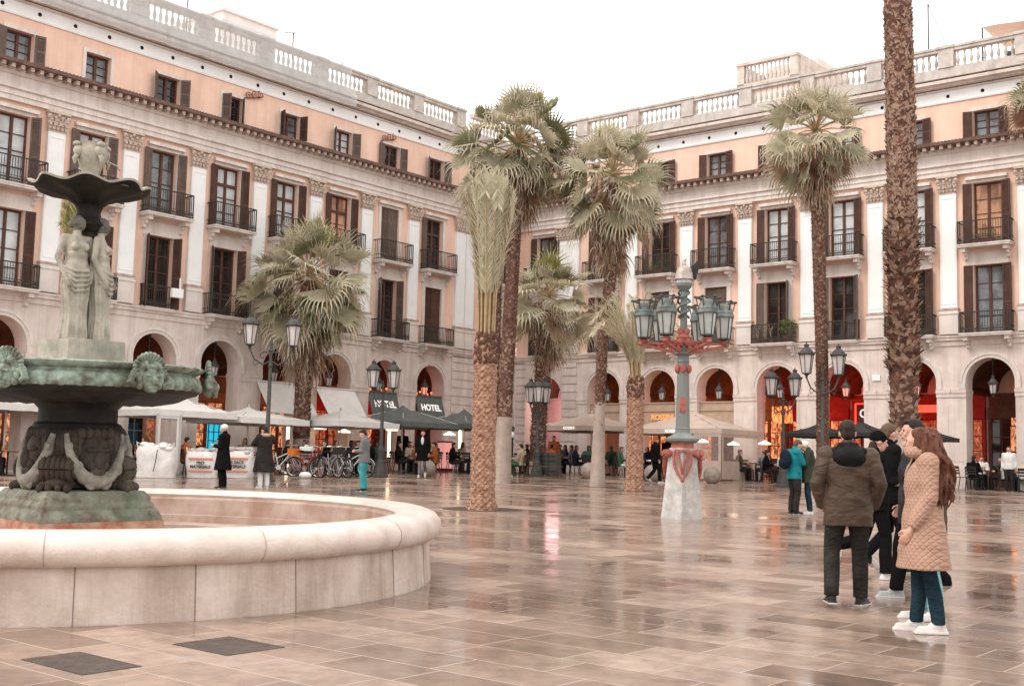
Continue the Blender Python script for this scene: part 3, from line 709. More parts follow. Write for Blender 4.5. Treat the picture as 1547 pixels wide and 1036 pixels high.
# ================================================================ fountain
bronze = mat('bronze_verdigris', (0.31,0.39,0.32), 0.65, (0.10,0.095,0.072), 6, bump=0.35, bsc=22, streak=(0.10,0.095,0.07), stk=0.75, slo=.47, lo=0.38, hi=0.62)
bronze_mid = mat('bronze_grey', (0.20,0.185,0.16), 0.65, (0.10,0.095,0.08), 6, bump=.2)
bronze_pale = mat('bronze_pale', (0.47,0.42,0.345), 0.65, (0.27,0.245,0.20), 5, bump=0.3, bsc=24, streak=(0.20,0.20,0.165), stk=0.8, slo=.44, lo=0.36, hi=0.66)
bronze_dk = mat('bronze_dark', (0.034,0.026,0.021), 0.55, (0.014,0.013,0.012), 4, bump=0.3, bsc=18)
stained = mat('stained_pedestal', (0.25,0.245,0.19), 0.75, (0.11,0.085,0.068), 7, bump=0.45, bsc=24, streak=(0.13,0.20,0.13), stk=0.7, slo=.46)
redst = mat('iron_stained_stone', (0.30,0.10,0.055), 0.7, (0.46,0.30,0.22), 6, bump=0.2)
basin_m = mat('basin_stone', (0.60,0.50,0.435), 0.5, (0.45,0.35,0.295), 2.6, bump=0.35, bsc=26, streak=(0.22,0.135,0.095), stk=0.7, slo=.47, spec=.25)
rim_m = mat('basin_rim_stone', (0.66,0.555,0.495), 0.34, (0.50,0.39,0.33), 3.2, bump=0.3, bsc=30, lo=.42, hi=.72, det=10, spec=.4)
joint = mat('stone_joint', (0.22,0.165,0.14), 0.9); joint_s = mat('faint_joint', (0.36,0.27,0.23), 0.9)
inner = mat('basin_inner_stone', (0.34,0.22,0.17), 0.6, (0.48,0.37,0.31), 3)
fl_m = mat('basin_floor', (0.50,0.42,0.37), 0.25, (0.40,0.33,0.29), 2)
FA = Vector((-4.57,13.0,g(13.0)))
fo = empty('fountain', FA, 0, 'large round stone fountain with bronze bowl and three draped statues', 'fountain')
fo.matrix_basis = Matrix.Translation(FA) @ Matrix.Rotation(math.atan(SLOPE), 4, 'X') @ Matrix.Rotation(R(19.6), 4, 'Z')
RB = 3.77
b = MB(); NN = 160
b.lathe([(RB-.02,-.1),(RB,.0),(RB,.02),(RB-.03,.44),(RB-.06,.445)], NN, cap=False); b.k = 1
for k in range(22):
    a = 2*PI*(k+.38)/22+.04*((k*5) % 3-1); c, s = math.cos(a), math.sin(a); b.bar(((RB+.001)*c,(RB+.001)*s,0),((RB-.028)*c,(RB-.028)*s,.44), .008, .005)
b.build('basin_wall', [basin_m, joint], fo, smooth=30)
# coping stones: a bulging torus, cut in segments
b = MB()
prof = [(RB-.10,.44),(RB+.03,.445),(RB+.075,.49),(RB+.10,.55),(RB+.09,.62),(RB+.04,.68),(RB-.05,.715),(RB-.22,.715),(RB-.36,.70),(RB-.39,.66),(RB-.36,.62)]
b.lathe(prof, NN, cap=False); b.k = 1
for k in range(14):
    a = 2*PI*(k+.38)/14; c, s = math.cos(a), math.sin(a)
    for (r0,z0),(r1,z1) in zip(prof[1:9], prof[2:10]): b.bar(((r0+.001)*c,(r0+.001)*s,z0),((r1+.001)*c,(r1+.001)*s,z1), .005, .004)
b.build('coping', [rim_m, joint_s], fo, smooth=50)
b = MB(); b.lathe([(RB-.345,.66),(RB-.40,.60),(RB-.40,.40),(RB-.44,.39),(RB-.44,.30),(RB-.80,.29),(RB-.80,.1),(.1,.1)], 96, cap=False)
b.build('basin_inner', inner, fo, smooth=30)
watm = mat('shallow_water', (0.46,0.39,0.345), 0.05, (0.38,0.31,0.27), 1.5, bump=0.06, bsc=5, spec=0.6)
b = MB(); b.lathe([(RB-.79,.22),(.2,.22)], 96, cap=False); b.build('water', watm, fo)
# pedestal
T25 = R(25); q2 = math.sqrt(2); b = MB()
b.lathe([(x*q2,z) for x, z in ((.69,.1),(.69,.44),(.675,.56),(.62,.562))], 4, ph=PI/4+T25); b.build('plinth', redst, fo)
b = MB(); b.lathe([(x*q2,z) for x, z in ((.665,.562),(.66,.60),(.62,.68),(.60,.685),(.60,.72),(.57,.76),(.57,.80),(.52,.86),(.42,.87))], 4, ph=PI/4+T25)
b.build('stepped_base', stained, fo)
b = MB(); b.lathe([(x*q2,z) for x, z in ((.42,.89),(.36,1.05),(.33,1.25),(.32,1.48))], 4, ph=PI/4+T25)
b.lathe([(.42,1.44),(.46,1.50),(.44,1.54),(.40,1.56),(.40,1.70),(.46,1.76),(.52,1.80)], 32); b.build('shaft', bronze_dk, fo, smooth=30)
bronze_br = mat('bronze_brown', (0.075,0.053,0.042), 0.6, (0.028,0.021,0.018), 5, bump=0.35, bsc=20, streak=(0.13,0.13,0.10), stk=.6)
for k in range(4):                           # broad scrolled brackets on lion paws at the corners
    a = T25+PI/4+k*PI/2; M = Matrix.Rotation(a, 4, 'Z') @ Matrix.Diagonal((.86,.86,1,1)); v = MB(); v.M = M
    for y in (-.15,-.09,-.03,.03,.09,.15):
        v.tube([(.34,y,1.50),(.46,y,1.47),(.53,y,1.38),(.52,y,1.26),(.47,y,1.17),(.46,y,1.08)], [.045,.05,.055,.05,.05,.05], 8)
        v.tube([(.56+.115*math.cos(t),y,1.08+.115*math.sin(t)) for t in [2*PI*i/16 for i in range(17)]], .036, 7, cap=False)
    v.tube([(.56,-.17,1.08),(.56,.17,1.08)], .10, 16); v.tube([(.56,-.205,1.08),(.56,.205,1.08)], .045, 12)
    for y in (-1,1):
        v.tube([(.56+(.115-.08*i/20)*math.cos(i*.6),y*.19,1.08+(.115-.08*i/20)*math.sin(i*.6)) for i in range(21)], .018, 6)
    v.ell((.53,0,.93), (.17,.20,.09))
    for y in (-.14,-.05,.05,.14): v.cap((.60,y,.92),(.70,y*1.15,.89), .055, .045, 8)
    v.build('lion_paw_bracket', bronze_br, fo, smooth=50)
garl = mat('garland_grey', (0.30,0.275,0.235), .65, (0.16,0.145,0.12), 8, bump=.3)
def face_mask(v, s=1.0):
    v.ell((0,-.05*s,0), (.14*s,.10*s,.17*s), 14, 10); v.ell((0,-.15*s,-.02*s), (.045*s,.05*s,.07*s)); v.ell((0,-.12*s,-.10*s), (.075*s,.06*s,.05*s)); v.ell((0,-.135*s,-.145*s), (.06*s,.04*s,.03*s))
    for x in (-1,1):
        v.ell((x*.06*s,-.12*s,.055*s), (.05*s,.035*s,.02*s)); v.ell((x*.05*s,-.125*s,-.055*s), (.045*s,.04*s,.04*s))
        for i in range(6):
            a = -.6+i*.42; v.ell((x*(.15+.02*math.sin(i*2))*s*math.cos(a*.7), -.03*s, .17*s*math.sin(a)+.02), (.05*s,.06*s,.065*s), 8, 6)
    for i in range(5): v.ell(((i-2)*.06*s,-.05*s,.17*s), (.045*s,.06*s,.05*s), 8, 6)
for k in range(4):
    a = T25+k*PI/2; M = Matrix.Rotation(a, 4, 'Z') @ Matrix.Diagonal((.86,.86,1,1))
    v = MB(); v.M = M @ Matrix.Translation((0,-.40,1.20)); face_mask(v, 1.45); v.build('lion_mask', bronze_br, fo, smooth=60)
    v = MB(); v.M = M
    pts = []; rad = []
    for i in range(13):
        t = i/12; x = -.35*math.cos(PI*t); z = 1.44-.49*math.sin(PI*t); pts.append((x,-.46-.12*math.sin(PI*t),z)); rad.append(.035+.075*math.sin(PI*t))
    v.tube(pts, rad, 10, flat=.7)
    for q_, w_ in list(zip(pts, rad))[1:-1:2]: v.ell((q_[0]+.01,q_[1]-.03,q_[2]), (w_*.8,.04,w_*.9), 8, 6)
    v.build('garland', garl, fo, smooth=60)
# bowl
def leaf(r, z, a): return (r*(1+.012*math.cos(24*a)), z)
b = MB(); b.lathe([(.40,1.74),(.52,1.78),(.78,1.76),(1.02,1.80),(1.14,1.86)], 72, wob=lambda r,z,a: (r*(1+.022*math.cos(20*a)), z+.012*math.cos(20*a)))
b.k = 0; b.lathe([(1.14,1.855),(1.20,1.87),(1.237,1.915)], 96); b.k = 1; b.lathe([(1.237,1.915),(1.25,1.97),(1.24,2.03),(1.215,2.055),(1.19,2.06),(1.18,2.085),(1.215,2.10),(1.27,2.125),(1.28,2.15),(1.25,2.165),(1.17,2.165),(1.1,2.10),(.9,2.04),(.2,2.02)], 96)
for k in range(44):                          # egg and dart
    a = 2*PI*k/44; b.M = Matrix.Rotation(a, 4, 'Z'); b.ell((0,-1.236,1.955), (.058,.03,.05), 10, 8)
b.M = Matrix.Identity(4)
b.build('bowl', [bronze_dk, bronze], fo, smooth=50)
for k in range(6):
    a = R(29+60*k); v = MB(); v.M = Matrix.Rotation(a, 4, 'Z') @ Matrix.Translation((0,-1.30,1.99)); face_mask(v, .74)
    for i in range(13):                       # scallop shell behind the head
        t = PI*(i/12); v.cap((0,.02,.10),(.17*math.cos(t),-.02,.09+.17*math.sin(t)), .010, .024, 8)
    for s in (-1,1): v.tube([(s*.08,0,.03),(s*.18,-.02,.05),(s*.21,-.02,-.02),(s*.15,-.02,-.05)], [.04,.045,.04,.02], 8)
    v.build('bowl_mask', bronze, fo, smooth=60)
# statue group
b = MB(); b.lathe([(x*q2,z) for x, z in ((.36,2.03),(.36,2.20),(.33,2.21),(.32,2.42),(.30,2.425))], 4, ph=PI/4+R(28)); b.k = 0
b.build('statue_plinth', bronze_pale, fo)
b = MB(); b.lathe([(.10,2.42),(.075,3.3),(.075,3.58),(.18,3.66),(.14,3.72),(.12,3.80),(.15,3.88),(.2,3.93)], 24); b.build('central_stem', bronze_dk, fo, smooth=50)
def statue(x, y, rz, arms, hd):
    J = dict(STAND, **arms); J['look'] = hd
    m = MB(); body_blob(m, J, hands=True, k=1.05)
    p = {a: V(c) for a, c in J.items() if a not in ('look','palmR','palmL','curl')}
    for s in (-1,1): m.ell((s*.075,.10,1.29), (.062,.055,.06)); 
    HF = frame(J['look']); m.ell(p['hea']+HF @ V((0,-.035,.045)), (.082,.094,.078), rot=HF); m.ell(p['hea']+HF @ V((0,-.13,.02)), (.055,.05,.05))
    # drapery: chest band, hip swag, long folds to the feet
    loft(m, [((0,0,1.20),.165,.13),((0,0,1.12),.15,.125),((0,.0,1.0),.18,.145),((0,.01,.86),.185,.155),((.0,.0,.5),.145,.13),((.0,0,.12),.145,.14),((0,0,.0),.165,.16)])
    for i in range(18):
        a = 2*PI*i/18+.2; r = 1+.1*math.sin(i*2.3)
        m.tube([(.17*math.cos(a),.13*math.sin(a),1.02),(.175*r*math.cos(a+.1),.15*r*math.sin(a+.1),.72),(.145*r*math.cos(a+.25),.135*r*math.sin(a+.25),.35),(.165*r*math.cos(a+.15),.16*r*math.sin(a+.15),.01)], [.012,.024,.018,.024], 7)
    for i in range(5):
        z = .98-.045*i; m.tube([(-.20,.02,z+.06),(-.1,.17,z-.03-.02*i),(.08,.17,z-.05-.025*i),(.20,.04,z+.02)], .020, 7)
    me = remesh(m, .011, 1, .4); _m(me, bronze_pale)
    zs = 1.33/1.75
    o = link('statue', me, fo, (x,y,2.42), rz); o.scale = (zs,zs,zs)
    hi = p['hea'].z-.12
    me.materials.append(bronze_mid)
    for q in me.polygons: q.material_index = 1 if q.center.z > hi+.02 else 0
hold = dict(eL=(-.25,-.02,1.12), wL=(-.16,.14,.86), eR=(.26,-.03,1.13), wR=(.20,.10,.84))
statue(-.10,-.15, PI-R(-28)+0, dict(hold, kR=(.10,.06,.5)), (-.35,.9,.25))
statue(.14,-.03, -PI/2-R(12), dict(hold), (.1,.95,-.2))
statue(-.04,.2, R(40), dict(hold), (0,1,0))
b = MB()                                     # upper dish with a wavy shell edge
def wv(r, z, a): k = max(0, (r-.12))/.5; return (r*(1+.045*k*math.cos(8*a)), z+.030*k*math.cos(8*a+.6))
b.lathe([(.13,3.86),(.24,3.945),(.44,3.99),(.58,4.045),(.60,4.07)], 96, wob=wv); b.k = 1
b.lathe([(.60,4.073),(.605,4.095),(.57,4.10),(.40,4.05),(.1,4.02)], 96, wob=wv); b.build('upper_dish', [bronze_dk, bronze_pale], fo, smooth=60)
b = MB(); b.lathe([(.09,4.02),(.09,4.14),(.13,4.15),(.13,4.18),(.08,4.20),(.10,4.26),(.155,4.40),(.165,4.47),(.145,4.53),(.155,4.55),(.10,4.53)], 32, wob=lambda r,z,a: (r*(1+.03*math.cos(14*a)), z))
for k in range(4):
    b.M = Matrix.Rotation(R(30)+k*PI/2, 4, 'Z'); b.ell((.16,0,4.45), (.05,.06,.065)); b.ell((.18,0,4.52), (.04,.05,.03)); b.tube([(.16,0,4.41),(.20,0,4.36),(.19,0,4.30)], [.03,.025,.012], 8)
b.M = Matrix.Identity(4); b.tube([(.17,-.02,4.36),(.26,-.02,4.33),(.30,-.02,4.28)], [.012,.010,.008], 6)
b.build('urn_finial', bronze_pale, fo, smooth=60)
# things left in the basin
def onfloor(px, py, z):                      # a point on the basin floor seen at this pixel
    M = fo.matrix_basis; n = (M.to_3x3() @ Vector((0,0,1))); o = M @ Vector((0,0,z)); q = ray(px, py); c = Vector((0,0,CAMZ))
    return c+q*((o-c).dot(n)/q.dot(n))
redm = mat('red_can', (0.55,0.06,0.04), 0.35, (0.7,0.5,0.45), 9)
c = onfloor(424, 781, .29); b = MB(); b.lathe([(.030,0),(.034,.008),(.034,.105),(.028,.118),(.026,.12)], 16)
tag(b.build('drink_can', redm, None, smooth=30, loc=c), 'crushed red drink can lying in the fountain basin', 'can')
c = onfloor(487, 787, .29); b = MB(); b.M = Matrix.Rotation(R(90), 4, 'Y') @ Matrix.Rotation(R(8), 4, 'X')
sp = empty('spotlight', c, R(20), 'round grey underwater spotlight standing in the fountain basin', 'spotlight')
lens = mat('frosted_lens', (0.58,0.62,0.62), 0.25, (0.45,0.5,0.5), 8)
b = MB(); b.tube([(0,-.02,.12),(0,.10,.12)], .115, 24); b.tube([(0,.10,.12),(0,.16,.12)], [.10,.05], 20); b.box(-.05,.05,.02,.09,0,.03); b.build('housing', bronze_dk, sp, smooth=40)
b = MB(); b.tube([(0,-.035,.12),(0,-.02,.12)], [.085,.10], 24); b.build('lens', lens, sp, smooth=40)
# ================================================================ palms
lf1 = mat('palm_leaf', (0.42,0.39,0.26), 0.65, (0.58,0.53,0.40), 5, spec=0.15, transl=.35)
lf2 = mat('palm_leaf_light', (0.68,0.61,0.47), 0.65, (0.52,0.475,0.335), 5, spec=0.15, transl=.35)
lf3 = mat('palm_leaf_deep', (0.17,0.165,0.085), 0.6, (0.28,0.265,0.155), 5, spec=0.15, transl=.35)
lf4 = mat('palm_leaf_young', (0.37,0.345,0.10), 0.5, (0.29,0.285,0.095), 5, spec=0.15, transl=.35)
dead = mat('dead_palm_leaf', (0.48,0.30,0.215), 0.8, (0.30,0.17,0.115), 5, transl=.35)
dead2 = mat('dead_palm_leaf_pale', (0.46,0.34,0.24), 0.8, (0.33,0.22,0.15), 5, transl=.35)
thread = mat('leaf_thread', (0.66,0.58,0.47), 0.8, transl=.35)
pet = mat('petiole', (0.42,0.30,0.17), 0.6, (0.30,0.22,0.12), 6)
trk_red = mat('fibrous_trunk', (0.16,0.082,0.06), 0.9, (0.07,0.038,0.029), 7, bump=0.5, bsc=30)
trk_tan = mat('tan_trunk_scales', (0.42,0.255,0.18), 0.85, (0.20,0.10,0.065), 10, bump=0.4, bsc=30)
trk_grey = mat('grey_smooth_trunk', (0.42,0.34,0.285), 0.85, (0.32,0.25,0.21), 3, bump=0.25, bsc=20, streak=(0.26,0.2,0.165), stk=0.5)
flk1 = mat('leaf_base_dark', (0.15,0.075,0.055), 0.85, (0.09,0.05,0.04), 9)
flk2 = mat('leaf_base_pale', (0.44,0.31,0.235), 0.85, (0.27,0.17,0.125), 14)
flk3 = mat('leaf_base_red', (0.27,0.115,0.08), 0.85, (0.15,0.07,0.05), 12)
def fan_leaf(mb, o, az, el, lp, rb, age, r, mk, n=20, half=105, threads=3, bend=.25):
    """petiole, pleated fan, free segment tips that hang more the older the leaf"""
    d = Vector((math.cos(el)*math.cos(az), math.cos(el)*math.sin(az), math.sin(el)))
    sag = Vector((0,0,-1))*lp*bend*max(0.0, math.cos(el))
    tip = o+d*lp+sag
    mb.k = 7; mid = o+d*lp*.55+sag*.3
    mb.tube([o, mid, tip], [.030,.022,.016], 5, cap=False)
    d2 = (tip-mid).normalized()
    side = d2.cross(Vector((0,0,1)))
    side = side.normalized() if side.length > 1e-3 else Vector((-math.sin(az), math.cos(az), 0))
    up = side.cross(d2).normalized(); mb.k = mk
    tw = r.uniform(-.8,.8); side, up = side*math.cos(tw)+up*math.sin(tw), up*math.cos(tw)-side*math.sin(tw)
    m = 2*n; cup = r.uniform(.10,.42); dn = Vector((0,0,-1))
    def pt(a, rr, off):
        q = tip+(d2*math.cos(a)+side*math.sin(a))*rr+up*(off+abs(math.sin(a))*rr*cup)
        q.z -= (.06+.22*age)*rb*(rr/rb)**2
        return q
    A = [R(-half)+2*R(half)*k/m for k in range(m+1)]
    vs = []; fs = []
    for k in range(m+1):
        off = .022 if k % 2 else -.022
        vs += [pt(A[k], .05*rb, 0), pt(A[k], .28*rb, off*rb), pt(A[k], .46*rb, off*1.2*rb)]
    for k in range(m):
        a, b = 3*k, 3*k+3; fs += [(a, b, b+1, a+1), (a+1, b+1, b+2, a+2)]
    mb.add(vs, fs)
    for k in range(n):
        i0, i1, i2 = 6*k+2, 6*k+5, 6*k+8
        if r.random() < .04+.08*age: continue
        c0 = vs[i1]; v = (pt(A[2*k+1], .47*rb, 0)-pt(A[2*k+1], .40*rb, 0)).normalized(); w = (vs[i2]-vs[i0])*.5
        L = rb*r.uniform(.50,.62)*(1-.22*abs(A[2*k+1])/R(half)); hang = min(.95, max(0., age*.62+r.uniform(-.16,.22)))
        pts = [c0]; p = c0.copy()
        for j in range(4):
            p = p+v*L*.25; pts.append(p.copy()); v = (v*(1-hang*.55)+dn*hang*.62+Vector((r.uniform(-.06,.06), r.uniform(-.06,.06), 0))).normalized()
        mb.k = mk if r.random() > .10+.22*age else r.choice([1,5,2])
        q = [vs[i0], c0, vs[i2]]
        e = [(pts[1]-w*.52, pts[1]+w*.52),(pts[2]-w*.36, pts[2]+w*.36),(pts[3]-w*.20, pts[3]+w*.20)]
        mb.add([vs[i0], c0, vs[i2], e[0][0], e[0][1], e[1][0], e[1][1], e[2][0], e[2][1], pts[4]], [(0,1,3),(1,2,4),(1,4,3),(3,4,6,5),(5,6,8,7),(7,8,9)])
        if threads and r.random() < threads/n*2:
            mb.k = 6; t = pts[r.choice((1,2,3))]; z = Vector((r.uniform(-.07,.07), r.uniform(-.07,.07), -r.uniform(.15,.5))); z2 = z*.5+Vector((r.uniform(-.08,.08), r.uniform(-.08,.08), 0)); sw = side*.009
            mb.quad(t-sw, t+sw, t+z2+sw, t+z2-sw); mb.quad(t+z2-sw, t+z2+sw, t+z+sw*.5, t+z-sw*.5)
LM = [lf1, lf2, lf3, lf4, dead, dead2, thread, pet]
def crown(mb, c, r, rad, n, seed_tilt=0.0, lo=-55, petf=.54, dr=.35, deadlow=.25, seg=20):
    ga = PI*(3-5**.5)
    for i in range(n):
        t = (i+.5)/n; el = R(84-(84-lo)*t**.85+r.uniform(-13,13)); az = i*ga+r.uniform(-.4,.4)
        s = (.74+.26*min(1, t*2.2))*r.uniform(.78,1.16)
        lp, rb = rad*petf*s, rad*(1-petf)*1.16*s
        mk = 3 if t < .10 else r.choice([0,1,2,0,1]) if t < 1-deadlow else r.choice([1,5,4,0])
        fan_leaf(mb, c+Vector((r.uniform(-.06,.06),r.uniform(-.06,.06),.30*(1-t))), az, el, lp, rb, min(1, t*1.15*(.55+dr)), r, mk, seg, threads=9, bend=.05+.34*t)
def skirt(mb, top, bot, r, rad, n, seg=12):
    ga = 2.39996
    for i in range(n):
        t = (i+.5)/n; o = top.lerp(bot, t*.72); az = i*ga
        fan_leaf(mb, o, az, R(-62-18*t+r.uniform(-9,9)), rad*.30, rad*r.uniform(.62,.98), .9, r, r.choice([4,4,4,5]), seg, half=50, threads=2, bend=.5)
def spline(pts, n):
    out = []; N = len(pts)-1
    for i in range(n+1):
        t = i/n*N; k = min(int(t), N-1); f = t-k
        p0, p1, p2, p3 = pts[max(k-1,0)], pts[k], pts[k+1], pts[min(k+2,N)]
        out.append(.5*((2*p1)+(p2-p0)*f+(2*p0-5*p1+4*p2-p3)*f*f+(3*p1-p0-3*p2+p3)*f*f*f))
    return out
def trunk(name, root, pts, rad, r, zones):
    """zones: list of (t0, t1, flake size, density, dark share, outward) along the trunk"""
    n = 40; P = spline(pts, n); N = len(rad)-1
    rr = []
    for i in range(n+1):
        t = i/n*N; k = min(int(t), N-1); rr.append(rad[k]+(rad[k+1]-rad[k])*(t-k))
    b = MB(); b.k = 2; b.tube(P, rr, 20)
    for q in range(len(b.m)):
        i = q//20
        if i < n:
            t = i/n
            b.m[q] = 0 if any(z[0] <= t <= z[1] and z[3] > 12 for z in zones) else 2
    for (t0, t1, fs, den, dk, ou) in zones:
        if den <= 0: continue
        Lz = sum((P[i+1]-P[i]).length for i in range(int(t0*n), max(int(t0*n)+1, int(t1*n))))
        cnt = int(Lz*den*2*PI*max(rr))
        for i in range(cnt):
            t = t0+(t1-t0)*(i+r.random())/cnt; k = min(int(t*n), n-1); f = t*n-k
            p = P[k].lerp(P[k+1], f); R_ = rr[k]+(rr[k+1]-rr[k])*f; az = i*2.39996+r.uniform(-.3,.3)
            o = Vector((math.cos(az), math.sin(az), 0)); sd = Vector((-o.y, o.x, 0))
            s = fs*r.uniform(.6,1.4); w = s*r.uniform(.22,.40); u = r.random()
            base = p+o*(R_-.015); lean = sd*r.uniform(-.45,.45)*s; q = ou*r.uniform(.6,1.4)
            m1 = base+o*s*.26*q+Vector((0,0,s*.42))+lean*.4; tp = base+o*s*(.62*q)+Vector((0,0,s*(.8-.45*q*r.random())))+lean
            b.k = 1 if u < dk*.75 else 4 if u < dk*1.1 else 3
            b.quad(base-sd*w, base+sd*w, m1+sd*w*.8, m1-sd*w*.8)
            if r.random() < .45: b.k = 3
            b.quad(m1-sd*w*.8, m1+sd*w*.8, tp+sd*w*.35, tp-sd*w*.35)
    b.build('trunk', [trk_red, flk1, trk_grey, flk2, flk3], root, smooth=False, recalc=False)
    return P
def fan_palm(label, base, topc, mids, rad, crad, n, zones, skl=0.0, skn=0, seed=1, lo=-55, dr=.35, dead_low=.25, seg=20):
    r = random.Random(seed)
    root = empty('fan_palm', base, 0, label, 'palm tree', 'palms growing in the plaza')
    pts = [Vector((0,0,-.1))]+[m-base for m in mids]+[topc-base]
    trunk('trunk', root, pts, rad, r, zones)
    c = topc-base; mb = MB(); crown(mb, c, r, crad, n, lo=lo, dr=dr, deadlow=dead_low, seg=seg)
    mb.build('crown', LM, root, recalc=False)
    if skn:
        mb = MB(); skirt(mb, c+Vector((0,0,.05)), c-Vector((0,0,skl)), r, crad*.62, skn); mb.build('dead_skirt', LM, root, recalc=False)
    return root
def P_(px, py, Y): return at(px, py, Y)
# tall one behind the middle, with the shaggy skirt
fan_palm('tall fan palm with broad shaggy crown, pale trunk foot and hanging brown skirt', gx(757,41.3), P_(784,222,41.3), [P_(764,600,41.3), P_(772,450,41.3), P_(778,330,41.3)], [.36,.23,.23,.23,.22], 2.5, 62,
         [(.0,.22,.1,0,0,0),(.14,.22,.14,9,.2,.3),(.20,.40,.17,45,.25,.5),(.40,.95,.11,110,.45,.7)], 1.9, 46, 11, dr=.5, seg=24)
fan_palm('fan palm half hidden behind the tied date palm, slender scaly trunk', gx(745,44), P_(748,285,44), [P_(746,600,44), P_(750,440,44)], [.20,.18,.18,.18], 1.75, 34,
         [(.0,.2,.1,0,0,0),(.2,.95,.15,70,.45,.6)], 1.4, 18, 12)
fan_palm('fan palm in front of the right building with curved slim trunk and red-brown skirt', gx(903,40.4), P_(926,270,40.4), [P_(906,620,40.4), P_(912,500,40.4), P_(924,400,40.4)], [.27,.17,.18,.19,.2], 2.25, 50,
         [(.0,.26,.1,0,0,0),(.19,.26,.13,9,.2,.3),(.26,.95,.12,100,.4,.6)], 2.9, 44, 13, lo=-68, dr=.42, seg=22)
fan_palm('low fan palm standing behind a three lantern street lamp', gx(812,51.5), P_(830,452,51.5), [P_(814,640,51.5), P_(820,560,51.5)], [.36,.30,.30,.3], 2.3, 40,
         [(.12,.9,.2,60,.55,.7)], 2.4, 34, 14, lo=-60)
fan_palm('bushy fan palm in front of the white awnings with pale drooping fans', gx(455,47), P_(468,420,47), [P_(456,640,47), P_(460,540,47)], [.34,.31,.31,.30], 3.0, 58,
         [(.25,.95,.16,70,.5,.6)], 3.2, 46, 15, lo=-66, dr=.5, dead_low=.12, seg=24)
fan_palm('slender fan palm beside the double street lamp with green tuft over brown skirt', gx(1243,40.5), P_(1232,205,40.5), [P_(1242,560,40.5), P_(1238,420,40.5), P_(1235,310,40.5)], [.21,.20,.21,.21,.22], 2.05, 44,
         [(.0,.95,.12,110,.4,.6)], 2.0, 44, 16, lo=-62, dr=.5)
fan_palm('tallest fan palm, thick trunk bristling with dark leaf bases, crown above the frame', gx(1365,37), P_(1351,-190,37), [P_(1366,640,37), P_(1364,420,37), P_(1361,200,37)], [.50,.40,.40,.43,.40], 2.5, 44,
         [(.0,.22,.1,0,0,0),(.22,.34,.26,40,.5,.6),(.34,.60,.32,80,.6,.75),(.60,1.0,.20,130,.45,.42)], 1.9, 30, 17)
fan_palm('fan palm at the right edge showing only its drooping crown', gx(1600,44), P_(1597,135,44), [P_(1600,500,44)], [.25,.22,.22], 1.9, 44, [(.1,.95,.12,60,.4,.5)], 1.8, 20, 18)
# ---- date palms
def scale_trunk(root, h, r0, r1, rows, nn):
    b = MB(); NZ = int(h/.02); NA = 72; vs = []; fs = []
    for i in range(NZ+1):
        z = h*i/NZ; t = i/NZ; r = r0+(r1-r0)*t+(.07*max(0, 1-z/.5)**2)
        for k in range(NA):
            a = 2*PI*k/NA; nz = noise.noise(Vector((math.cos(a)*1.6,math.sin(a)*1.6,z*2.2+h))); u = nn*a/2+.5*nz; w = z*rows*PI+1.1*nz
            f = abs(math.sin(u+w))*abs(math.sin(u-w)); sh = (z*rows+(.5 if math.cos(u) < 0 else 0)) % 1
            q = r*(1+.15*f**.5*(1.15-.75*sh)*(1+.7*noise.noise(Vector((math.cos(a)*4,math.sin(a)*4,z*9)))))+.016*noise.noise(Vector((math.cos(a)*2,math.sin(a)*2,z*3)))
            vs.append((q*math.cos(a), q*math.sin(a), z-.05))
    for i in range(NZ):
        for k in range(NA):
            k2 = (k+1) % NA; fs.append((i*NA+k, i*NA+k2, (i+1)*NA+k2, (i+1)*NA+k))
    b.add(vs, fs)
    return b.build('trunk', trk_tan, root, smooth=False)
def frond(mb, path, r, w, t0=.3, npair=46, m1=0, spread=.6):
    P = spline(path, 14); mb.k = 7; mb.tube(P, [.030-.024*i/14 for i in range(15)], 5, cap=False)
    for i in range(npair):
        t = t0+(1-t0)*i/npair; k = min(int(t*14), 13); f = t*14-k; p = P[k].lerp(P[k+1], f); d = (P[k+1]-P[k]).normalized()
        s = d.cross(Vector((0,0,1))); s = s.normalized() if s.length > .02 else Vector((1,0,0)); u = s.cross(d)
        L = w*(.45+.55*math.sin(PI*min(1, (t-t0)/(1-t0)*.9+.12)))
        for sg in (-1,1):
            v = (d*1.0+s*sg*spread+u*r.uniform(-.35,.35)).normalized(); n_ = v.cross(u).normalized()*.012
            e = p+v*L*r.uniform(.85,1.1)+Vector((0,0,-.04*L)); mm = p+v*L*.5
            mb.k = r.choice([m1, m1, 1, 0])
            mb.add([p-n_*.5, p+n_*.5, mm+n_, e, mm-n_], [(0,1,2,4),(4,2,3)])
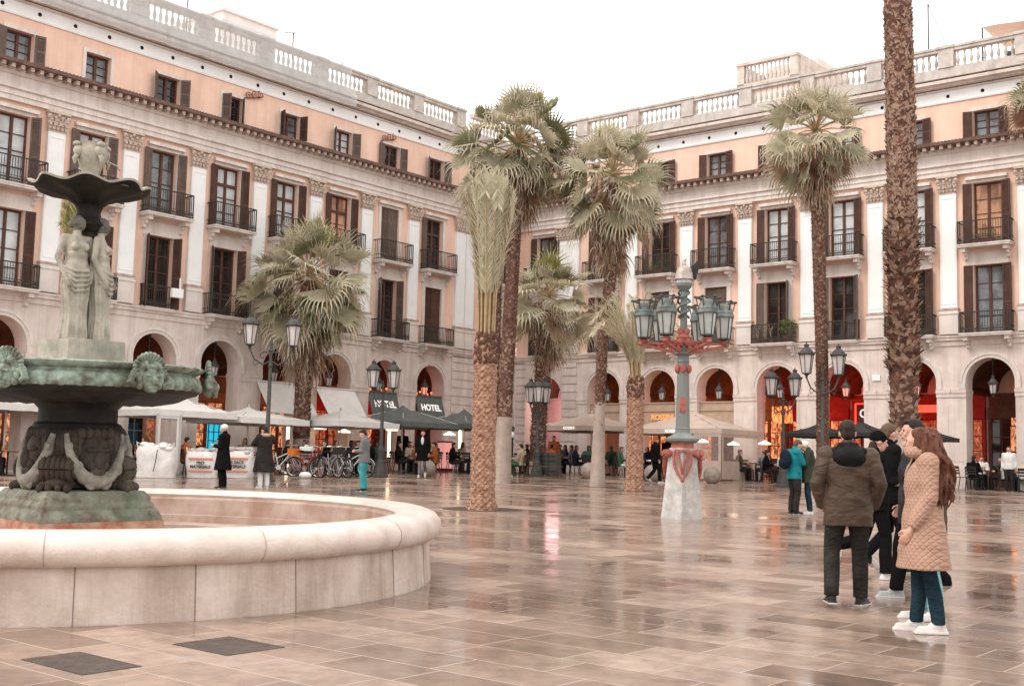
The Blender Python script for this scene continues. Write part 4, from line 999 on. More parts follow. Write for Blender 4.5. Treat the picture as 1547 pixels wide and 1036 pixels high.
def date_palm(label, base, h, r0, r1, fr, tie, top, spread, n, seed, bare=.35, lean=(0,0), m1=0, dm=LM, knob=True, out=1.5):
    r = random.Random(seed); root = empty('date_palm', base, 0, label, 'palm tree', 'palms growing in the plaza')
    scale_trunk(root, h, r0, r1, 7.5, 14)
    b = MB()
    if knob:
        for i in range(150):
            a = i*2.39996; z = h-.50+.62*i/150; q = r1*(1.06-.35*max(0,(i/150-.6))+r.uniform(-.05,.05)); b.k = r.choice((0,0,1))
            b.M = Matrix.Translation((q*math.cos(a), q*math.sin(a), z)) @ Matrix.Rotation(a, 4, 'Z') @ Matrix.Rotation(R(-35), 4, 'Y'); b.ell((0,r.uniform(-.03,.03),.04), (.05,r.uniform(.03,.075),r.uniform(.05,.10)), 7, 5)
        b.M = Matrix.Identity(4); b.build('leaf_base_head', [trk_red, trk_tan], root, smooth=True)
    mb = MB()
    for i in range(n):
        a = i*2.39996+r.uniform(-.2,.2); q = r1*.85*math.sqrt((i+.5)/n); c, s = math.cos(a), math.sin(a); f = r.uniform(.85,1.12)
        k = math.sqrt((i+.5)/n)
        frond(mb, [Vector((q*c,q*s,h-.05)), Vector((q*1.12*c+lean[0]*.2, q*1.12*s+lean[1]*.2, h+tie*.5)), Vector((tie_r(fr,k)*c+lean[0]*.6, tie_r(fr,k)*s+lean[1]*.6, h+tie)), Vector((spread*k*c*f+lean[0], spread*k*s*f+lean[1], h+top*r.uniform(.74,1.05)-.5*spread*max(0,k-.6))), Vector((spread*k*out*c*f+lean[0]*1.4, spread*k*out*s*f+lean[1]*1.4, h+top*r.uniform(.88,1.1)-(out-.2)*1.1*spread*max(0,k-.45)))], r, .42, bare*.8, 56, m1, .6)
    mb.build('crown', dm, root, recalc=False)
    return root
def tie_r(fr, k): return fr*k
date_palm('date palm nearest the fountain with scaly tan trunk and fronds tied upright', gp(728,770), 3.55, .245, .215, .28, 1.55, 3.3, .52, 30, 21, .40, out=1.12)
date_palm('short date palm beside the ornate lamp with feathery arching fronds', gp(958,741), 3.35, .25, .23, .5, 1.2, 2.5, 1.55, 30, 22, .28, lean=(-.25,0), knob=True)
DM = [lf2, lf4, lf1, lf2, dead, dead2, thread, pet]
date_palm('date palm behind the fountain statues with its golden fronds tied in a bundle', gx(92,34), 3.75, .27, .25, .16, 2.2, 3.9, .28, 22, 23, .75, m1=1, dm=DM)
# ================================================================ street lamps and hanging lanterns
lamp_gr = mat('lamp_grey_green', (0.085,0.08,0.073), 0.55, (0.055,0.052,0.048), 5, spec=0.2)
frost = mat('frosted_lamp_glass', (0.60,0.54,0.52), 0.25, (0.52,0.47,0.45), 3, spec=0.6)
gla = mat('greenish_lamp_glass', (0.40,0.405,0.375), 0.15, (0.28,0.29,0.27), 5, spec=0.6, streak=(0.28,0.31,0.28), stk=0.5)
glow = mat('lit_lamp_glass', (0.8,0.45,0.2), 0.3, emit=(1.0,0.45,0.16), es=2.2)
redlit = mat('rosy_lamp_glass', (0.6,0.3,0.25), 0.3, emit=(1.0,0.35,0.25), es=0.35)
def lantern_meshes(h=.62, rt=.235, rb=.15, n=6, g_=frost, m=lamp_gr):
    f = MB()
    for k in range(n):
        a = 2*PI*k/n; c, s = math.cos(a), math.sin(a)
        f.bar((rb*c,rb*s,0),(rt*c,rt*s,h), .022); a2 = 2*PI*(k+1)/n
        f.bar((rb*c,rb*s,0),(rb*math.cos(a2),rb*math.sin(a2),0), .024); f.bar((rt*c,rt*s,h),(rt*math.cos(a2),rt*math.sin(a2),h), .04)
        f.ell((rt*1.1*c,rt*1.1*s,h+.05), (.028,.028,.035), 6, 5)
    f.lathe([(rt*1.18,h),(rt*1.2,h+.03),(rt*.98,h+.06),(rt*.85,h+.12),(rt*.55,h+.20),(rt*.3,h+.235),(rt*.34,h+.25),(rt*.34,h+.31),(rt*.42,h+.325),(rt*.1,h+.35),(.015,h+.41)], 12)
    f.lathe([(.02,-.16),(.05,-.12),(.03,-.09),(rb*.6,-.03),(rb,0)], 10)
    fm = f.mesh('lantern', m, smooth=30)
    q = MB(); q.lathe([(rb*.9,.015),(rt*.93,h-.005)], n); return fm, q.mesh('glass', g_)
LA = lantern_meshes()
def street_lamp(name, label, base, hcol, arms, reach, drop, r0=.13, sc=1.0):
    root = empty(name, base, 0, label, 'street lamp', 'iron street lamps in the plaza'); root.scale = (sc,sc,sc)
    b = MB()
    b.lathe([(.30,0),(.30,.05),(.25,.08),(.24,.12),(.20,.35),(.155,.52),(.165,.56),(.12,.60),(.11,.8),(.135,.86),(.135,.98),(.10,1.02),(.075,1.15)], 16)
    b.lathe([(.075,1.1),(.07,1.5),(.085,1.52),(.07,1.56),(.055,hcol-.5),(.08,hcol-.46),(.08,hcol-.40),(.05,hcol-.36),(.05,hcol),(.09,hcol+.03),(.05,hcol+.08),(.035,hcol+.2),(.06,hcol+.26),(.02,hcol+.36),(.01,hcol+.48)], 14)
    b.build('column', lamp_gr, root, smooth=30)
    for a in arms:
        c, s = math.cos(a), math.sin(a); m = MB()
        z0 = hcol-.05
        m.tube([(.03*c,.03*s,z0-.25),(reach*.35*c,reach*.35*s,z0-.36),(reach*.75*c,reach*.75*s,z0-.20),(reach*c,reach*s,z0+drop)], .026, 8)
        m.tube([(.03*c,.03*s,z0),(reach*.3*c,reach*.3*s,z0+.06),(reach*.5*c,reach*.5*s,z0-.04),(reach*.42*c,reach*.42*s,z0-.16),(reach*.3*c,reach*.3*s,z0-.12)], .018, 7)
        m.tube([(reach*.55*c,reach*.55*s,z0-.3),(reach*.72*c,reach*.72*s,z0-.40),(reach*.82*c,reach*.82*s,z0-.30),(reach*.75*c,reach*.75*s,z0-.22)], .014, 6)
        m.build('bracket_arm', lamp_gr, root, smooth=40)
        l = link('lantern', LA[0], root, (reach*c, reach*s, z0+drop+.14)); link('glass', LA[1], l)
def lampat(px, Y, ytop, label, arms, reach, drop, sc=1.0):
    base = gx(px, Y); zt = at(px, ytop, Y).z
    street_lamp('street_lamp', label, base, (zt-base.z)/sc-1.07-drop, arms, reach, drop, sc=sc)
lampat(402, 38, 474, 'tall two lantern street lamp beyond the fountain basin', [R(8), R(188)], .66, .12)
lampat(575, 44.8, 545, 'two lantern street lamp in front of the grey parasols', [R(10), R(190)], .37, .12)
lampat(811, 50.5, 572, 'three lantern street lamp by the pale rusticated corner pier', [R(15), R(165), R(-90)], .32, .10)
lampat(1183, 44.7, 557, 'two lantern street lamp left of the couple in the plaza', [R(0), R(180)], .43, .12)
lampat(1243, 40.0, 520, 'tall two lantern street lamp next to the slender palm', [R(10), R(190)], .56, .12)
# lanterns hanging in the arches
LH = lantern_meshes(.36, .17, .11, 6, frost, lamp_gr); LG = lantern_meshes(.36, .17, .11, 6, redlit, lamp_gr)
def hanging(p, zt, drop, lab, lit):
    root = empty('hanging_lantern', (p.x, p.y, zt), 0, lab, 'hanging lantern', 'lanterns hanging in the arches')
    m = MB(); m.tube([(0,0,0),(0,0,-drop+.3)], .016, 6); m.lathe([(.05,-.02),(.06,-.12),(.03,-.22),(.05,-.26),(.015,-.3)], 8); m.build('rod', iron, root, smooth=30)
    a, g2 = LG if lit else LH; l = link('lantern', a, root, (0,0,-drop-.3)); link('glass', g2, l)
on = ['first','second','third','fourth','fifth','sixth','seventh','eighth','ninth']
for i, s in enumerate((5.5,4.5,3.5,2.5,1.5,.5,-.5,-1.52)):
    hanging(Rp(s, -.35), 6.19, 1.05, 'iron lantern hanging in the %s arch of the right building counted from the right' % on[i], s in (3.5,2.5))
for i, s in enumerate((6.5,5.5,4.5,3.5,2.5,1.5,.5)):
    hanging(Lp(s, -.35), 6.19, 1.05, 'iron lantern hanging in the %s arch of the left building counted from the corner' % on[i], s == 6.5)
# ---- the ornate six armed lamp
redp = mat('red_painted_iron', (0.40,0.135,0.10), 0.55, (0.26,0.08,0.06), 9, bump=0.15, streak=(0.16,0.09,0.07), stk=.6)
gpat = mat('grey_green_patina', (0.185,0.185,0.17), 0.55, (0.16,0.185,0.17), 4, streak=(0.33,0.37,0.34), stk=0.5)
verd = mat('verdigris_copper', (0.15,0.20,0.19), 0.6, (0.12,0.125,0.115), 5, bump=0.1, streak=(0.40,0.38,0.36), stk=0.7, lo=.4, hi=.55)
gst = mat('grey_granite', (0.53,0.50,0.475), 0.8, (0.36,0.335,0.315), 7, bump=0.4, bsc=40, streak=(0.25,0.22,0.195), stk=0.7, slo=.44)
gb = gp(1030,783)
go = empty('ornate_street_lamp', gb, R(-8), 'ornate red and green lamp post with helmet top and tapered stone base', 'street lamp')
b = MB(); b.lathe([(.47,-.02),(.47,.02),(.30,1.38),(.26,1.40)], 6, ph=R(30)); b.build('stone_base', gst, go)
b = MB(); b.box(-.10,.10,-.445,-.36,.42,.72)
b.M = Matrix.Rotation(R(0), 4, 'Z'); b = MB(); b.cbox((.0,-.345,.58),(.17,.02,.27), Matrix.Rotation(R(-6.2), 3, 'X')); b.build('inspection_plate', mat('plate_grey',(0.40,0.385,0.37),0.7,(0.32,0.3,0.29),8), go)
b = MB(); b.lathe([(.27,1.20),(.30,1.24),(.30,1.36),(.26,1.42),(.25,1.52),(.23,1.54)], 6, ph=R(30))
b.build('red_collar', redp, go)
for k in range(6):
    b = MB(); b.M = Matrix.Rotation(R(60*k), 4, 'Z')
    sh = [(-.15,1.34),(-.17,1.20),(-.15,1.02),(-.08,.86),(0,.78),(.08,.86),(.15,1.02),(.17,1.20),(.15,1.34)]
    if k % 2 == 0:
        for (p, q) in zip(sh, sh[1:]+sh[:1]): b.bar((p[0],-.30-.11*(1.38-p[1]),p[1]),(q[0],-.30-.11*(1.38-q[1]),q[1]), .045)
        for p, q in (((-.10,1.3),(0,.88)),((.10,1.3),(0,.88))): b.bar((p[0],-.31-.11*(1.38-p[1]),p[1]),(q[0],-.31-.11*(1.38-q[1]),q[1]), .04)
        b.ell((0,-.37,.76), (.04,.03,.05))
    else: b.tube([(0,-.24,1.28),(0,-.42,1.28)], .085, 14); b.tube([(0,-.40,1.28),(0,-.46,1.28)], .05, 12)
    b.build('shield', redp, go)
b = MB(); b.lathe([(.26,1.50),(.33,1.54),(.34,1.585),(.20,1.66),(.15,1.70),(.145,1.76),(.155,1.78),(.14,1.80),(.125,2.6),(.115,3.10),(.13,3.12),(.115,3.14),(.11,3.24),(.20,3.28),(.20,3.31),(.12,3.34),(.12,3.5)], 12)
b.lathe([(.075,3.5),(.07,4.2),(.07,4.55),(.16,4.66),(.17,4.72)], 12); b.build('column', gpat, go, smooth=25)
b = MB()
for k in range(6):
    a = R(60*k+30); c, s = math.cos(a), math.sin(a)
    b.ell((.13*c,.13*s,2.98), (.06,.06,.085))
b.cbox((0,-.135,2.25),(.13,.02,.26), Matrix.Rotation(R(0),3,'X')); b.box(-.03,.03,-.15,-.10,2.10,2.4)
b.lathe([(.12,3.46),(.15,3.5),(.13,3.56),(.15,3.62),(.09,3.70)], 12)
for x in (-.07,.07): b.tube([(x,-.10,3.74),(x,-.03,3.74)], .06, 12); b.tube([(x,.10,3.74),(x,.03,3.74)], .06, 12)
b.tube([(0,0,1.9),(0,0,3.9)], .05, 6); b.build('red_ornament', redp, go, smooth=30)
LO = lantern_meshes(.50, .20, .155, 6, gla, verd)
for k in range(6):
    a = R(60*k+5); c, s = math.cos(a), math.sin(a); b = MB(); Q = lambda r, z: (r*c, r*s, z)
    b.bar(Q(.10,3.30), Q(.84,3.46), .055); b.bar(Q(.10,3.48), Q(.80,3.50), .042); b.bar(Q(.45,3.38), Q(.55,3.52), .03); b.tube([Q(.10,3.40),Q(.18,3.30),Q(.26,3.36),Q(.20,3.46)], .03, 7)
    b.ell(Q(.86,3.48), (.06,.06,.05)); b.lathe([(.05,3.48),(.10,3.53),(.05,3.57)], 10, c=(.80*c,.80*s)); b.ell(Q(.16,3.50), (.07,.07,.09))
    b.build('bracket_arm', redp, go)
    l = empty('lantern', (.80*c,.80*s,3.60), a); l.parent = go; l.scale = (.88,.88,.92)
    fm = MB(); n = 6
    for j in range(n):
        t = 2*PI*j/n; cc, ss = math.cos(t), math.sin(t); t2 = 2*PI*(j+1)/n
        fm.bar((.15*cc,.15*ss,0),(.215*cc,.215*ss,.47), .02); fm.bar((.15*cc,.15*ss,0),(.15*math.cos(t2),.15*math.sin(t2),0), .035)
        fm.bar((.215*cc,.215*ss,.62),(.255*cc,.255*ss,.80), .022); fm.bar((.26*cc,.26*ss,.80),(.26*math.cos(t2),.26*math.sin(t2),.80), .03); fm.ell((.27*cc,.27*ss,.81), (.04,.04,.03), 8, 6)
    fm.build('frame', lamp_gr, l)
    fm = MB(); fm.lathe([(.215,.46),(.24,.475),(.24,.53),(.215,.545),(.225,.57),(.195,.66),(.13,.75),(.10,.77)], 12); fm.build('hood', verd, l, smooth=35)
    fm = MB(); fm.lathe([(.14,.01),(.205,.47)], 6); fm.build('glass', gla, l)
b = MB()                                     # two snakes round the shaft
for ph in (0, PI):
    pts = []
    for i in range(28):
        t = i/27; a = ph+t*2*PI*1.6; r = .10+.025*math.sin(t*PI); pts.append((r*math.cos(a), r*math.sin(a), 4.02+.55*t))
    b.tube(pts, .024, 7)
b.build('snakes', verd, go, smooth=True)
b = MB(); b.lathe([(.16,4.70),(.17,4.76),(.15,4.80)], 12); b.build('cap_plate', gst, go)
hel = mat('helmet_grey', (0.42,0.35,0.31), 0.4, (0.28,0.23,0.2), 6, metal=0.2)
b = MB(); b.lathe([(.20,4.80),(.185,4.83),(.175,4.92),(.14,5.02),(.08,5.08),(.03,5.10)], 16, sx=1.0, sy=1.0); b.ell((0,0,5.10), (.045,.07,.07)); b.tube([(-.03,0,5.1),(.0,0,5.18),(.04,0,5.22)], [.03,.035,.015], 8); b.build('helmet', hel, go, smooth=50)
b = MB(); b.prismy([(.10,4.86),(.17,5.08),(.28,5.20),(.29,5.0),(.26,4.90),(.24,4.80),(.16,4.80)], -.02, .02); b.build('wing', iron, go)
# ================================================================ terraces, shops, furniture
cv_w = mat('white_canvas', (0.76,0.72,0.68), 0.85, (0.68,0.64,0.60), 2.5, bump=0.1, bsc=6); cv_g = mat('grey_canvas', (0.15,0.155,0.145), 0.85, (0.115,0.12,0.11), 3, bump=0.1, bsc=6)
cv_b = mat('beige_canvas', (0.52,0.41,0.345), 0.85, (0.44,0.34,0.285), 2.5, bump=0.1, bsc=6); cv_k = mat('black_canvas', (0.035,0.033,0.032), 0.85, (0.05,0.046,0.044), 3)
alu = mat('pale_metal', (0.60,0.57,0.54), 0.4, (0.5,0.47,0.45), 6, metal=0.3); dkw = mat('dark_timber', (0.075,0.045,0.035), 0.6, (0.11,0.07,0.05), 5)
lett = mat('white_lettering', (0.85,0.83,0.80), 0.6, emit=(1,.95,.9), es=.25); lettd = mat('dark_lettering', (0.08,0.07,0.065), 0.7); lettr = mat('orange_print', (0.66,0.25,0.14), 0.8)
plast = mat('clear_side_panel', (0.62,0.52,0.47), 0.25, (0.5,0.38,0.33), 3, alpha=.35)
def glowm(n, c, s, c2=None, en=0): return mat(n, tuple(x*.4 for x in c), 0.5, c2, 3, emit=c, es=s, enoise=en)
gl_or = glowm('orange_lamp_light', (1.0,.24,.06), .7); gl_rd = glowm('red_neon_light', (1.0,.06,.03), 1.1); gl_w = glowm('warm_white_light', (1.0,.72,.48), 2.4); gl_c = glowm('cyan_screen_light', (.03,.55,.75), .42); gl_pk = glowm('pink_light', (1.0,.42,.38), .3)
gl_br = glowm('amber_window_light', (1.0,.40,.18), .24, None, 15); gl_dim = glowm('dim_amber_window', (1.0,.34,.16), .09, None, 15)
wood_p = mat('shop_timber', (0.22,0.09,0.05), 0.5, (0.13,0.055,0.035), 4, zs=.2); red_p = mat('red_shop_panel', (0.30,0.035,0.025), 0.5, (0.2,0.025,0.02), 4); crm_p = mat('cream_shop_panel', (0.50,0.37,0.28), 0.6, (0.42,0.30,0.22), 3)
pinkw = mat('pink_lit_wall', (0.62,0.42,0.40), 0.8, (0.52,0.34,0.33), 3); redd = mat('red_door', (0.42,0.02,0.02), 0.5)
def shop(wg, c, kind, z, rr):
    """one shop front on the gallery's back wall: panels, door, lit windows"""
    pm = {'w':wood_p,'r':red_p,'c':crm_p,'k':dkw}[kind[0]]; gm = {'o':gl_br,'d':gl_dim,'r':gl_rd,'k':glassd,'c':gl_c}[kind[1]]
    b = MB(); y = 4.3
    b.box(c-1.44, c+1.44, y-.10, y-.005, z, 5.1); b.box(c-1.44, c+1.44, y-.22, y-.10, 4.05, 4.5)
    for x in (-1.44,-.5,.42,1.3): b.box(c+x, c+x+.14, y-.16, y-.10, z, 4.05)
    f = b.build('shop_front', pm, wg)
    for x0, x1, z0, z1 in ((-1.28,-.52,z+.9,4.0),(-.34,.4,z+.1,4.0),(.58,1.28,z+.9,4.0)):
        q = MB(); q.box(c+x0, c+x1, y-.115, y-.102, z0, z1); o = q.build('shop_window', gm if rr.random() < .75 else glassd, f)
        q = MB(); q.box(c+(x0+x1)/2-.02, c+(x0+x1)/2+.02, y-.128, y-.117, z0, z1); zz = z0+.55
        while zz < z1: q.box(c+x0, c+x1, y-.13, y-.116, zz, zz+.04); zz += .62
        q.build('glazing_bar', pm, o)
rr = random.Random(4)
for s, k in zip((-3.5,-2.5,-1.5,-.5,.5,1.5,2.5,3.5,4.5,5.5,6.5), ('ko','ro','wo','wo','wo','kd','cd','wo','wo','rd','ro')): shop(left_wing, s*B, k, g((L0+uL*s*B).y)+.05, rr)
for s, k in zip((-1.52,-.5,.5,1.5,2.5,3.5,4.5,5.5,6.5,7.5), ('wo','wo','wo','ro','rd','rd','kk','kd','kd','kd')): shop(right_wing, s*B, k, g((R0+uR*s*B).y)+.05, rr)
q = MB(); q.box(-8.19-1.9,-8.19+1.95,2.6,2.75,.8,6.7); q.build('passage_wall', pinkw, right_wing)
q = MB(); q.box(-8.19-.55,-8.19+.45,2.55,2.6,1.2,3.35); q.build('passage_door', redd, right_wing)
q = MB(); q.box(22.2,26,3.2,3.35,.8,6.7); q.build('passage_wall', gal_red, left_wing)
# warm lamps inside the galleries
def lamp(p, col, e, r=.12):
    l = bpy.data.lights.new('gallery_lamp', 'POINT'); l.energy = e; l.color = col; l.shadow_soft_size = r
    o = bpy.data.objects.new('gallery_lamp', l); COL.objects.link(o); o.location = p
W, RD, OR = (1,.50,.22), (1,.10,.05), (1,.36,.12)
for s, c, e in ((-2.5,OR,70),(-.5,OR,80),(.5,W,60),(1.4,OR,75),(2.5,RD,8),(3.5,W,70),(4.5,W,80),(5.5,RD,95),(6.5,RD,95)): lamp(Lp(s,-2.9,4.2), c, e*.16)
for s, c, e in ((-1.5,OR,75),(-.5,OR,120),(.5,OR,120),(1.5,RD,130),(2.5,RD,190),(3.5,RD,80),(4.5,OR,10),(5.5,OR,12)): lamp(Rp(s,-2.9,4.3), c, e*.24)
lamp(Rp(-2.73,-1.5,4.6), (1,.55,.55), 55, .7)
def awning(P, rz, w, z0, z1, out, m, label, cat='awning', txt=None, ts=.4, tm=None, group=None):
    root = empty('awning', P, rz, label, cat, group); h = z1-z0
    b = MB(); b.quad((-w/2,-out,z0-P.z),(w/2,-out,z0-P.z),(w/2,0,z1-P.z),(-w/2,0,z1-P.z)); b.box(-w/2, w/2, -.05, 0, z1-P.z, z1-P.z+.05); b.bar((-w/2,-out,z0-P.z),(w/2,-out,z0-P.z), .04)
    b.build('canvas', m, root)
    if txt:
        a = math.atan2(h, out); textobj('lettering', txt, ts, tm or lett, root, (0,-out*.55-.03,z0-P.z+h*.45+.02), (a,0,0), .004, .012)
    return root
awning(Lp(5.5,-.1), rzL, 1.8, 3.75, 4.75, .35, cv_g, 'dark grey awning lettered HOTEL in the second arch from the corner', txt='HOTEL', ts=.42)
awning(Lp(6.5,-.1), rzL, 1.8, 3.75, 4.75, .35, cv_g, 'dark grey awning lettered HOTEL in the arch nearest the corner', txt='HOTEL', ts=.42)
awning(Lp(3.5,.1), rzL, 2.5, 3.5, 4.75, .9, cv_w, 'white awning behind the bushy palm, left one of two')
awning(Lp(4.5,.1), rzL, 2.2, 3.5, 4.7, .9, cv_w, 'white awning behind the bushy palm, right one of two')
for s, l in ((-1.52,'left'),(-.5,'middle'),(.5,'right')):
    root = empty('fascia_panel', Rp(s,-.2), rzR, 'cream fascia panel closing the lower part of an arch, %s one of three' % l, 'panel'); z = root.location.z
    b = MB(); b.box(-.93,.93,0,.08,3.55-z,4.72-z); b.box(-.93,.93,-.04,0,4.30-z,4.36-z); b.box(-.93,.93,-.04,0,4.66-z,4.72-z); b.build('board', crm_p, root)
    if s == -.5: textobj('lettering', 'ROSSINI', .34, glowm('sign_letter_light', (1.0,.45,.16), .35), root, (.15,-.05,4.02-z), (PI/2,0,0), .015, .01)
def sign(P, rz, w, h, m, label, txt=None, ts=.3, tm=None, fr=None):
    root = empty('lit_sign', P, rz, label, 'sign'); b = MB(); b.box(-w/2,w/2,0,.08,-h/2,h/2); b.build('panel', m, root)
    if txt: textobj('lettering', txt, ts, tm or lett, root, (0,-.02,0), (PI/2,0,0), .012, .008)
    if fr:
        b = MB()
        for a, c in (((-w/2,-h/2),(w/2,-h/2)),((w/2,-h/2),(w/2,h/2)),((w/2,h/2),(-w/2,h/2)),((-w/2,h/2),(-w/2,-h/2))): b.bar((a[0],-.02,a[1]),(c[0],-.02,c[1]), .05)
        b.build('neon_border', fr, root)
    return root
sgn_d = mat('sign_dark_red', (0.12,0.02,0.015), 0.6)
sign(Rp(1.38,-1.2,4.15), rzR, .95, .75, glowm('mottled_orange_light', (1.0,.26,.08), .6, None, 14), 'glowing orange sign hanging in the arch behind the couple')
sign(Rp(2.70,-1.2,4.15), rzR, 1.1, .85, sgn_d, 'red neon sign reading OC beside the flat white arcade pier', 'OC', .5, lett, gl_rd)
sign(Rp(3.45,-1.4,4.35), rzR, 1.5, .30, gl_rd, 'red neon strip glowing in the arch right of the thick palm')
sign(Rp(4.55,-3.4,3.9), rzR, .85, .30, gl_br, 'amber lit transom over the dark door in the last arch')
sign(Rp(4.42,-3.5,3.2), rzR, .22, 1.0, gl_br, 'tall amber lit window strip beside the dark door in the last arch')
cy = sign(at(326,658,49), rzL, .75, 1.1, gl_c, 'cyan lit window screen behind the white parasols'); b = MB()
for x in (-.375,-.12,.13,.375): b.box(x-.015,x+.015,-.03,0,-.55,.55)
for z in (-.55,-.2,.15,.55): b.box(-.375,.375,-.035,-.005,z-.015,z+.015)
b.build('mullions', iron, cy)
sign(at(228,536,48.2), rzL, .95, 1.5, mat('orange_banner',(0.55,0.19,0.055),0.7,(0.42,0.13,0.04),3), 'plain orange banner hanging in an arch behind the bowl mask')
wp = MB(); wp.box(-.17,.17,-.03,0,-.12,.12); tag(wp.build('street_plate', white, None, loc=Rp(2.99,.02,5.55), rot=rzR), 'small white street name plate on the arcade wall beside the thick palm', 'sign')
# ---- small things on the left wing: rusty wall ornaments, a white box on a railing, flower boxes
rust_i = mat('rusty_ornament', (0.36,0.15,0.10), 0.7, (0.22,0.10,0.075), 8)
for x, n in ((8.5,'left of two'),(16.2,'right of two')):
    p = L0+uL*x; b = MB()
    for k in range(3):
        cx = -.32+.3*k; b.tube([(cx+(.16-.13*i/16)*math.cos(i*.55+k), -.10-.02*k, .22*k*.4+(.16-.13*i/16)*math.sin(i*.55+k)) for i in range(17)], .022, 6)
    b.tube([(-.45,-.03,-.12),(0,-.12,.0),(.45,-.10,.15)], .02, 6); b.bar((-.45,0,-.12),(.4,-.05,.1), .03)
    tag(b.build('wall_ornament', rust_i, None, loc=(p.x,p.y,16.2), rot=rzL), 'rusty scrolled iron ornament under the left wing eaves, '+n, 'ornament')
p = Lp(1.66,.60,7.55); b = MB(); b.box(-.24,.24,0,.14,0,.34); b.tube([(.12,.07,.3),(.12,.07,.75)], .03, 6)
tag(b.build('white_box', white, None, loc=p, rot=rzL), 'white box with a short mast fixed to a left wing balcony rail', 'box')
fl_r = random.Random(8)
for F_, rz_, s_, zz, n in ((Lp,rzL,3.5,10.62,'left upper balcony behind the bushy palm'),(Lp,rzL,6.5,7.15,'left lower balcony nearest the corner'),(Rp,rzR,4.5,10.62,'right upper balcony near the frame edge'),(Rp,rzR,-.5,10.62,'right upper balcony behind the ornate lamp')):
    pr = empty('flower_box', F_(s_,.50 if zz > 9 else .18,zz), rz_, 'green plants in a box on the '+n, 'plant'); b = MB(); b.box(-.42,.42,-.07,.07,.0,.18); b.build('box', redp, pr); b = MB()
    for i in range(170):
        o = Vector((fl_r.uniform(-.42,.42), fl_r.uniform(-.10,.10), .18+abs(fl_r.gauss(0,.16)))); d = Vector((fl_r.uniform(-1,1),fl_r.uniform(-1,1),fl_r.uniform(-.4,1))).normalized(); sd_ = d.orthogonal().normalized()*.026
        b.quad(o-sd_, o+d*.04-sd_*.2, o+d*.10, o+d*.04+sd_)
    b.build('foliage', mat('balcony_leaf', (0.13,0.17,0.05), .5, (0.08,0.11,0.035), 6) if 'balcony_leaf' not in MATS else MATS['balcony_leaf'], pr, recalc=False)
# ---- parasols
def parasol(label, px, Y, w, m, zc=2.1, za=.68, d=None, rz=None, val=.22, txt=None, poles='c', grp=None, tm=None, colr=alu):
    p = gx(px, Y); root = empty('parasol', p, rzL if rz is None else rz, label, 'parasol', grp); d = d or w; a, c = w/2, d/2
    b = MB(); n = 6; vs = []; fs = []
    def zz(u, v): e = max(abs(u), abs(v)); return zc+za*(1-e)-.07*math.sin(PI*e)*(1-abs(abs(u)-abs(v))*.6)
    G = 8
    for i in range(G+1):
        for j in range(G+1):
            u, v = -1+2*i/G, -1+2*j/G; vs.append((u*a, v*c, zz(u,v)))
    for i in range(G):
        for j in range(G): k = i*(G+1)+j; fs.append((k, k+G+1, k+G+2, k+1))
    b.add(vs, fs)
    for (x0,y0),(x1,y1) in (((-a,-c),(a,-c)),((a,-c),(a,c)),((a,c),(-a,c)),((-a,c),(-a,-c))):
        N = 8
        for i in range(N):
            t0, t1 = i/N, (i+1)/N; b.quad((x0+(x1-x0)*t0, y0+(y1-y0)*t0, zc-val),(x0+(x1-x0)*t1, y0+(y1-y0)*t1, zc-val+.012*(i % 2)),(x0+(x1-x0)*t1, y0+(y1-y0)*t1, zc),(x0+(x1-x0)*t0, y0+(y1-y0)*t0, zc))
    b.build('canopy', m, root, recalc=False)
    b = MB(); b.tube([(0,0,0),(0,0,zc+za)], .035, 10); b.box(-.3,.3,-.3,.3,0,.07); b.lathe([(.05,zc+za-.02),(.06,zc+za+.03),(.01,zc+za+.09)], 8)
    for sx in (-1,1):
        for sy in (-1,1): b.bar((0,0,zc+za-.1),(sx*a*.97,sy*c*.97,zc-.02), .025); b.bar((0,0,zc-.1),(sx*a*.5,sy*c*.5,zc+za*.45), .02)
    b.build('frame', colr, root)
    if txt: textobj('lettering', txt, .17, tm or lett, root, (0,-c-.012,zc-val/2), (PI/2,0,0), .004, .006)
    return root
G1 = 'parasols shading the terraces'
parasol('cream parasol at the far left behind the fountain bowl', 4, 41, 3.4, cv_w, grp=G1, zc=2.2)
w2 = parasol('white parasol right of the fountain pedestal with a clear side panel', 253, 43, 3.3, cv_w, grp=G1, zc=2.15)
parasol('white parasol behind the woman in the pale beanie', 372, 45.5, 3.2, cv_w, grp=G1, zc=2.0, za=.45)
parasol('white parasol above the parked bicycles', 512, 48.5, 3.3, cv_w, grp=G1, zc=1.98, za=.5)
parasol('dark grey parasol left of the tied date palm, below the HOTEL awnings', 606, 51.5, 3.5, cv_g, grp=G1, zc=2.05, za=.75)
parasol('dark grey parasol mostly hidden by the tied date palm', 699, 54, 3.2, cv_g, grp=G1, zc=2.05, za=.7)
parasol('wide beige parasol left of the short date palm', 893, 54.5, 4.0, cv_b, grp=G1, rz=rzR, d=3.4, zc=2.1, za=.62, txt='ROSSINI')
bg = parasol('wide beige parasol with a side wall behind the ornate lamp', 1046, 51.8, 4.7, cv_b, grp=G1, rz=rzR, d=3.4, zc=2.05, za=.8, txt='ROSSINI')
parasol('black parasol over the couple in the plaza', 1238, 45.6, 2.1, cv_k, grp=G1, rz=rzR, zc=1.95, za=.40, val=.14, colr=iron)
parasol('black parasol behind the man in the brown anorak', 1302, 45.0, 2.1, cv_k, grp=G1, rz=rzR, zc=2.0, za=.45, val=.14, colr=iron)
parasol('black parasol behind the woman in the beige coat', 1396, 44.0, 1.9, cv_k, grp=G1, rz=rzR, zc=1.9, za=.4, val=.14, colr=iron)
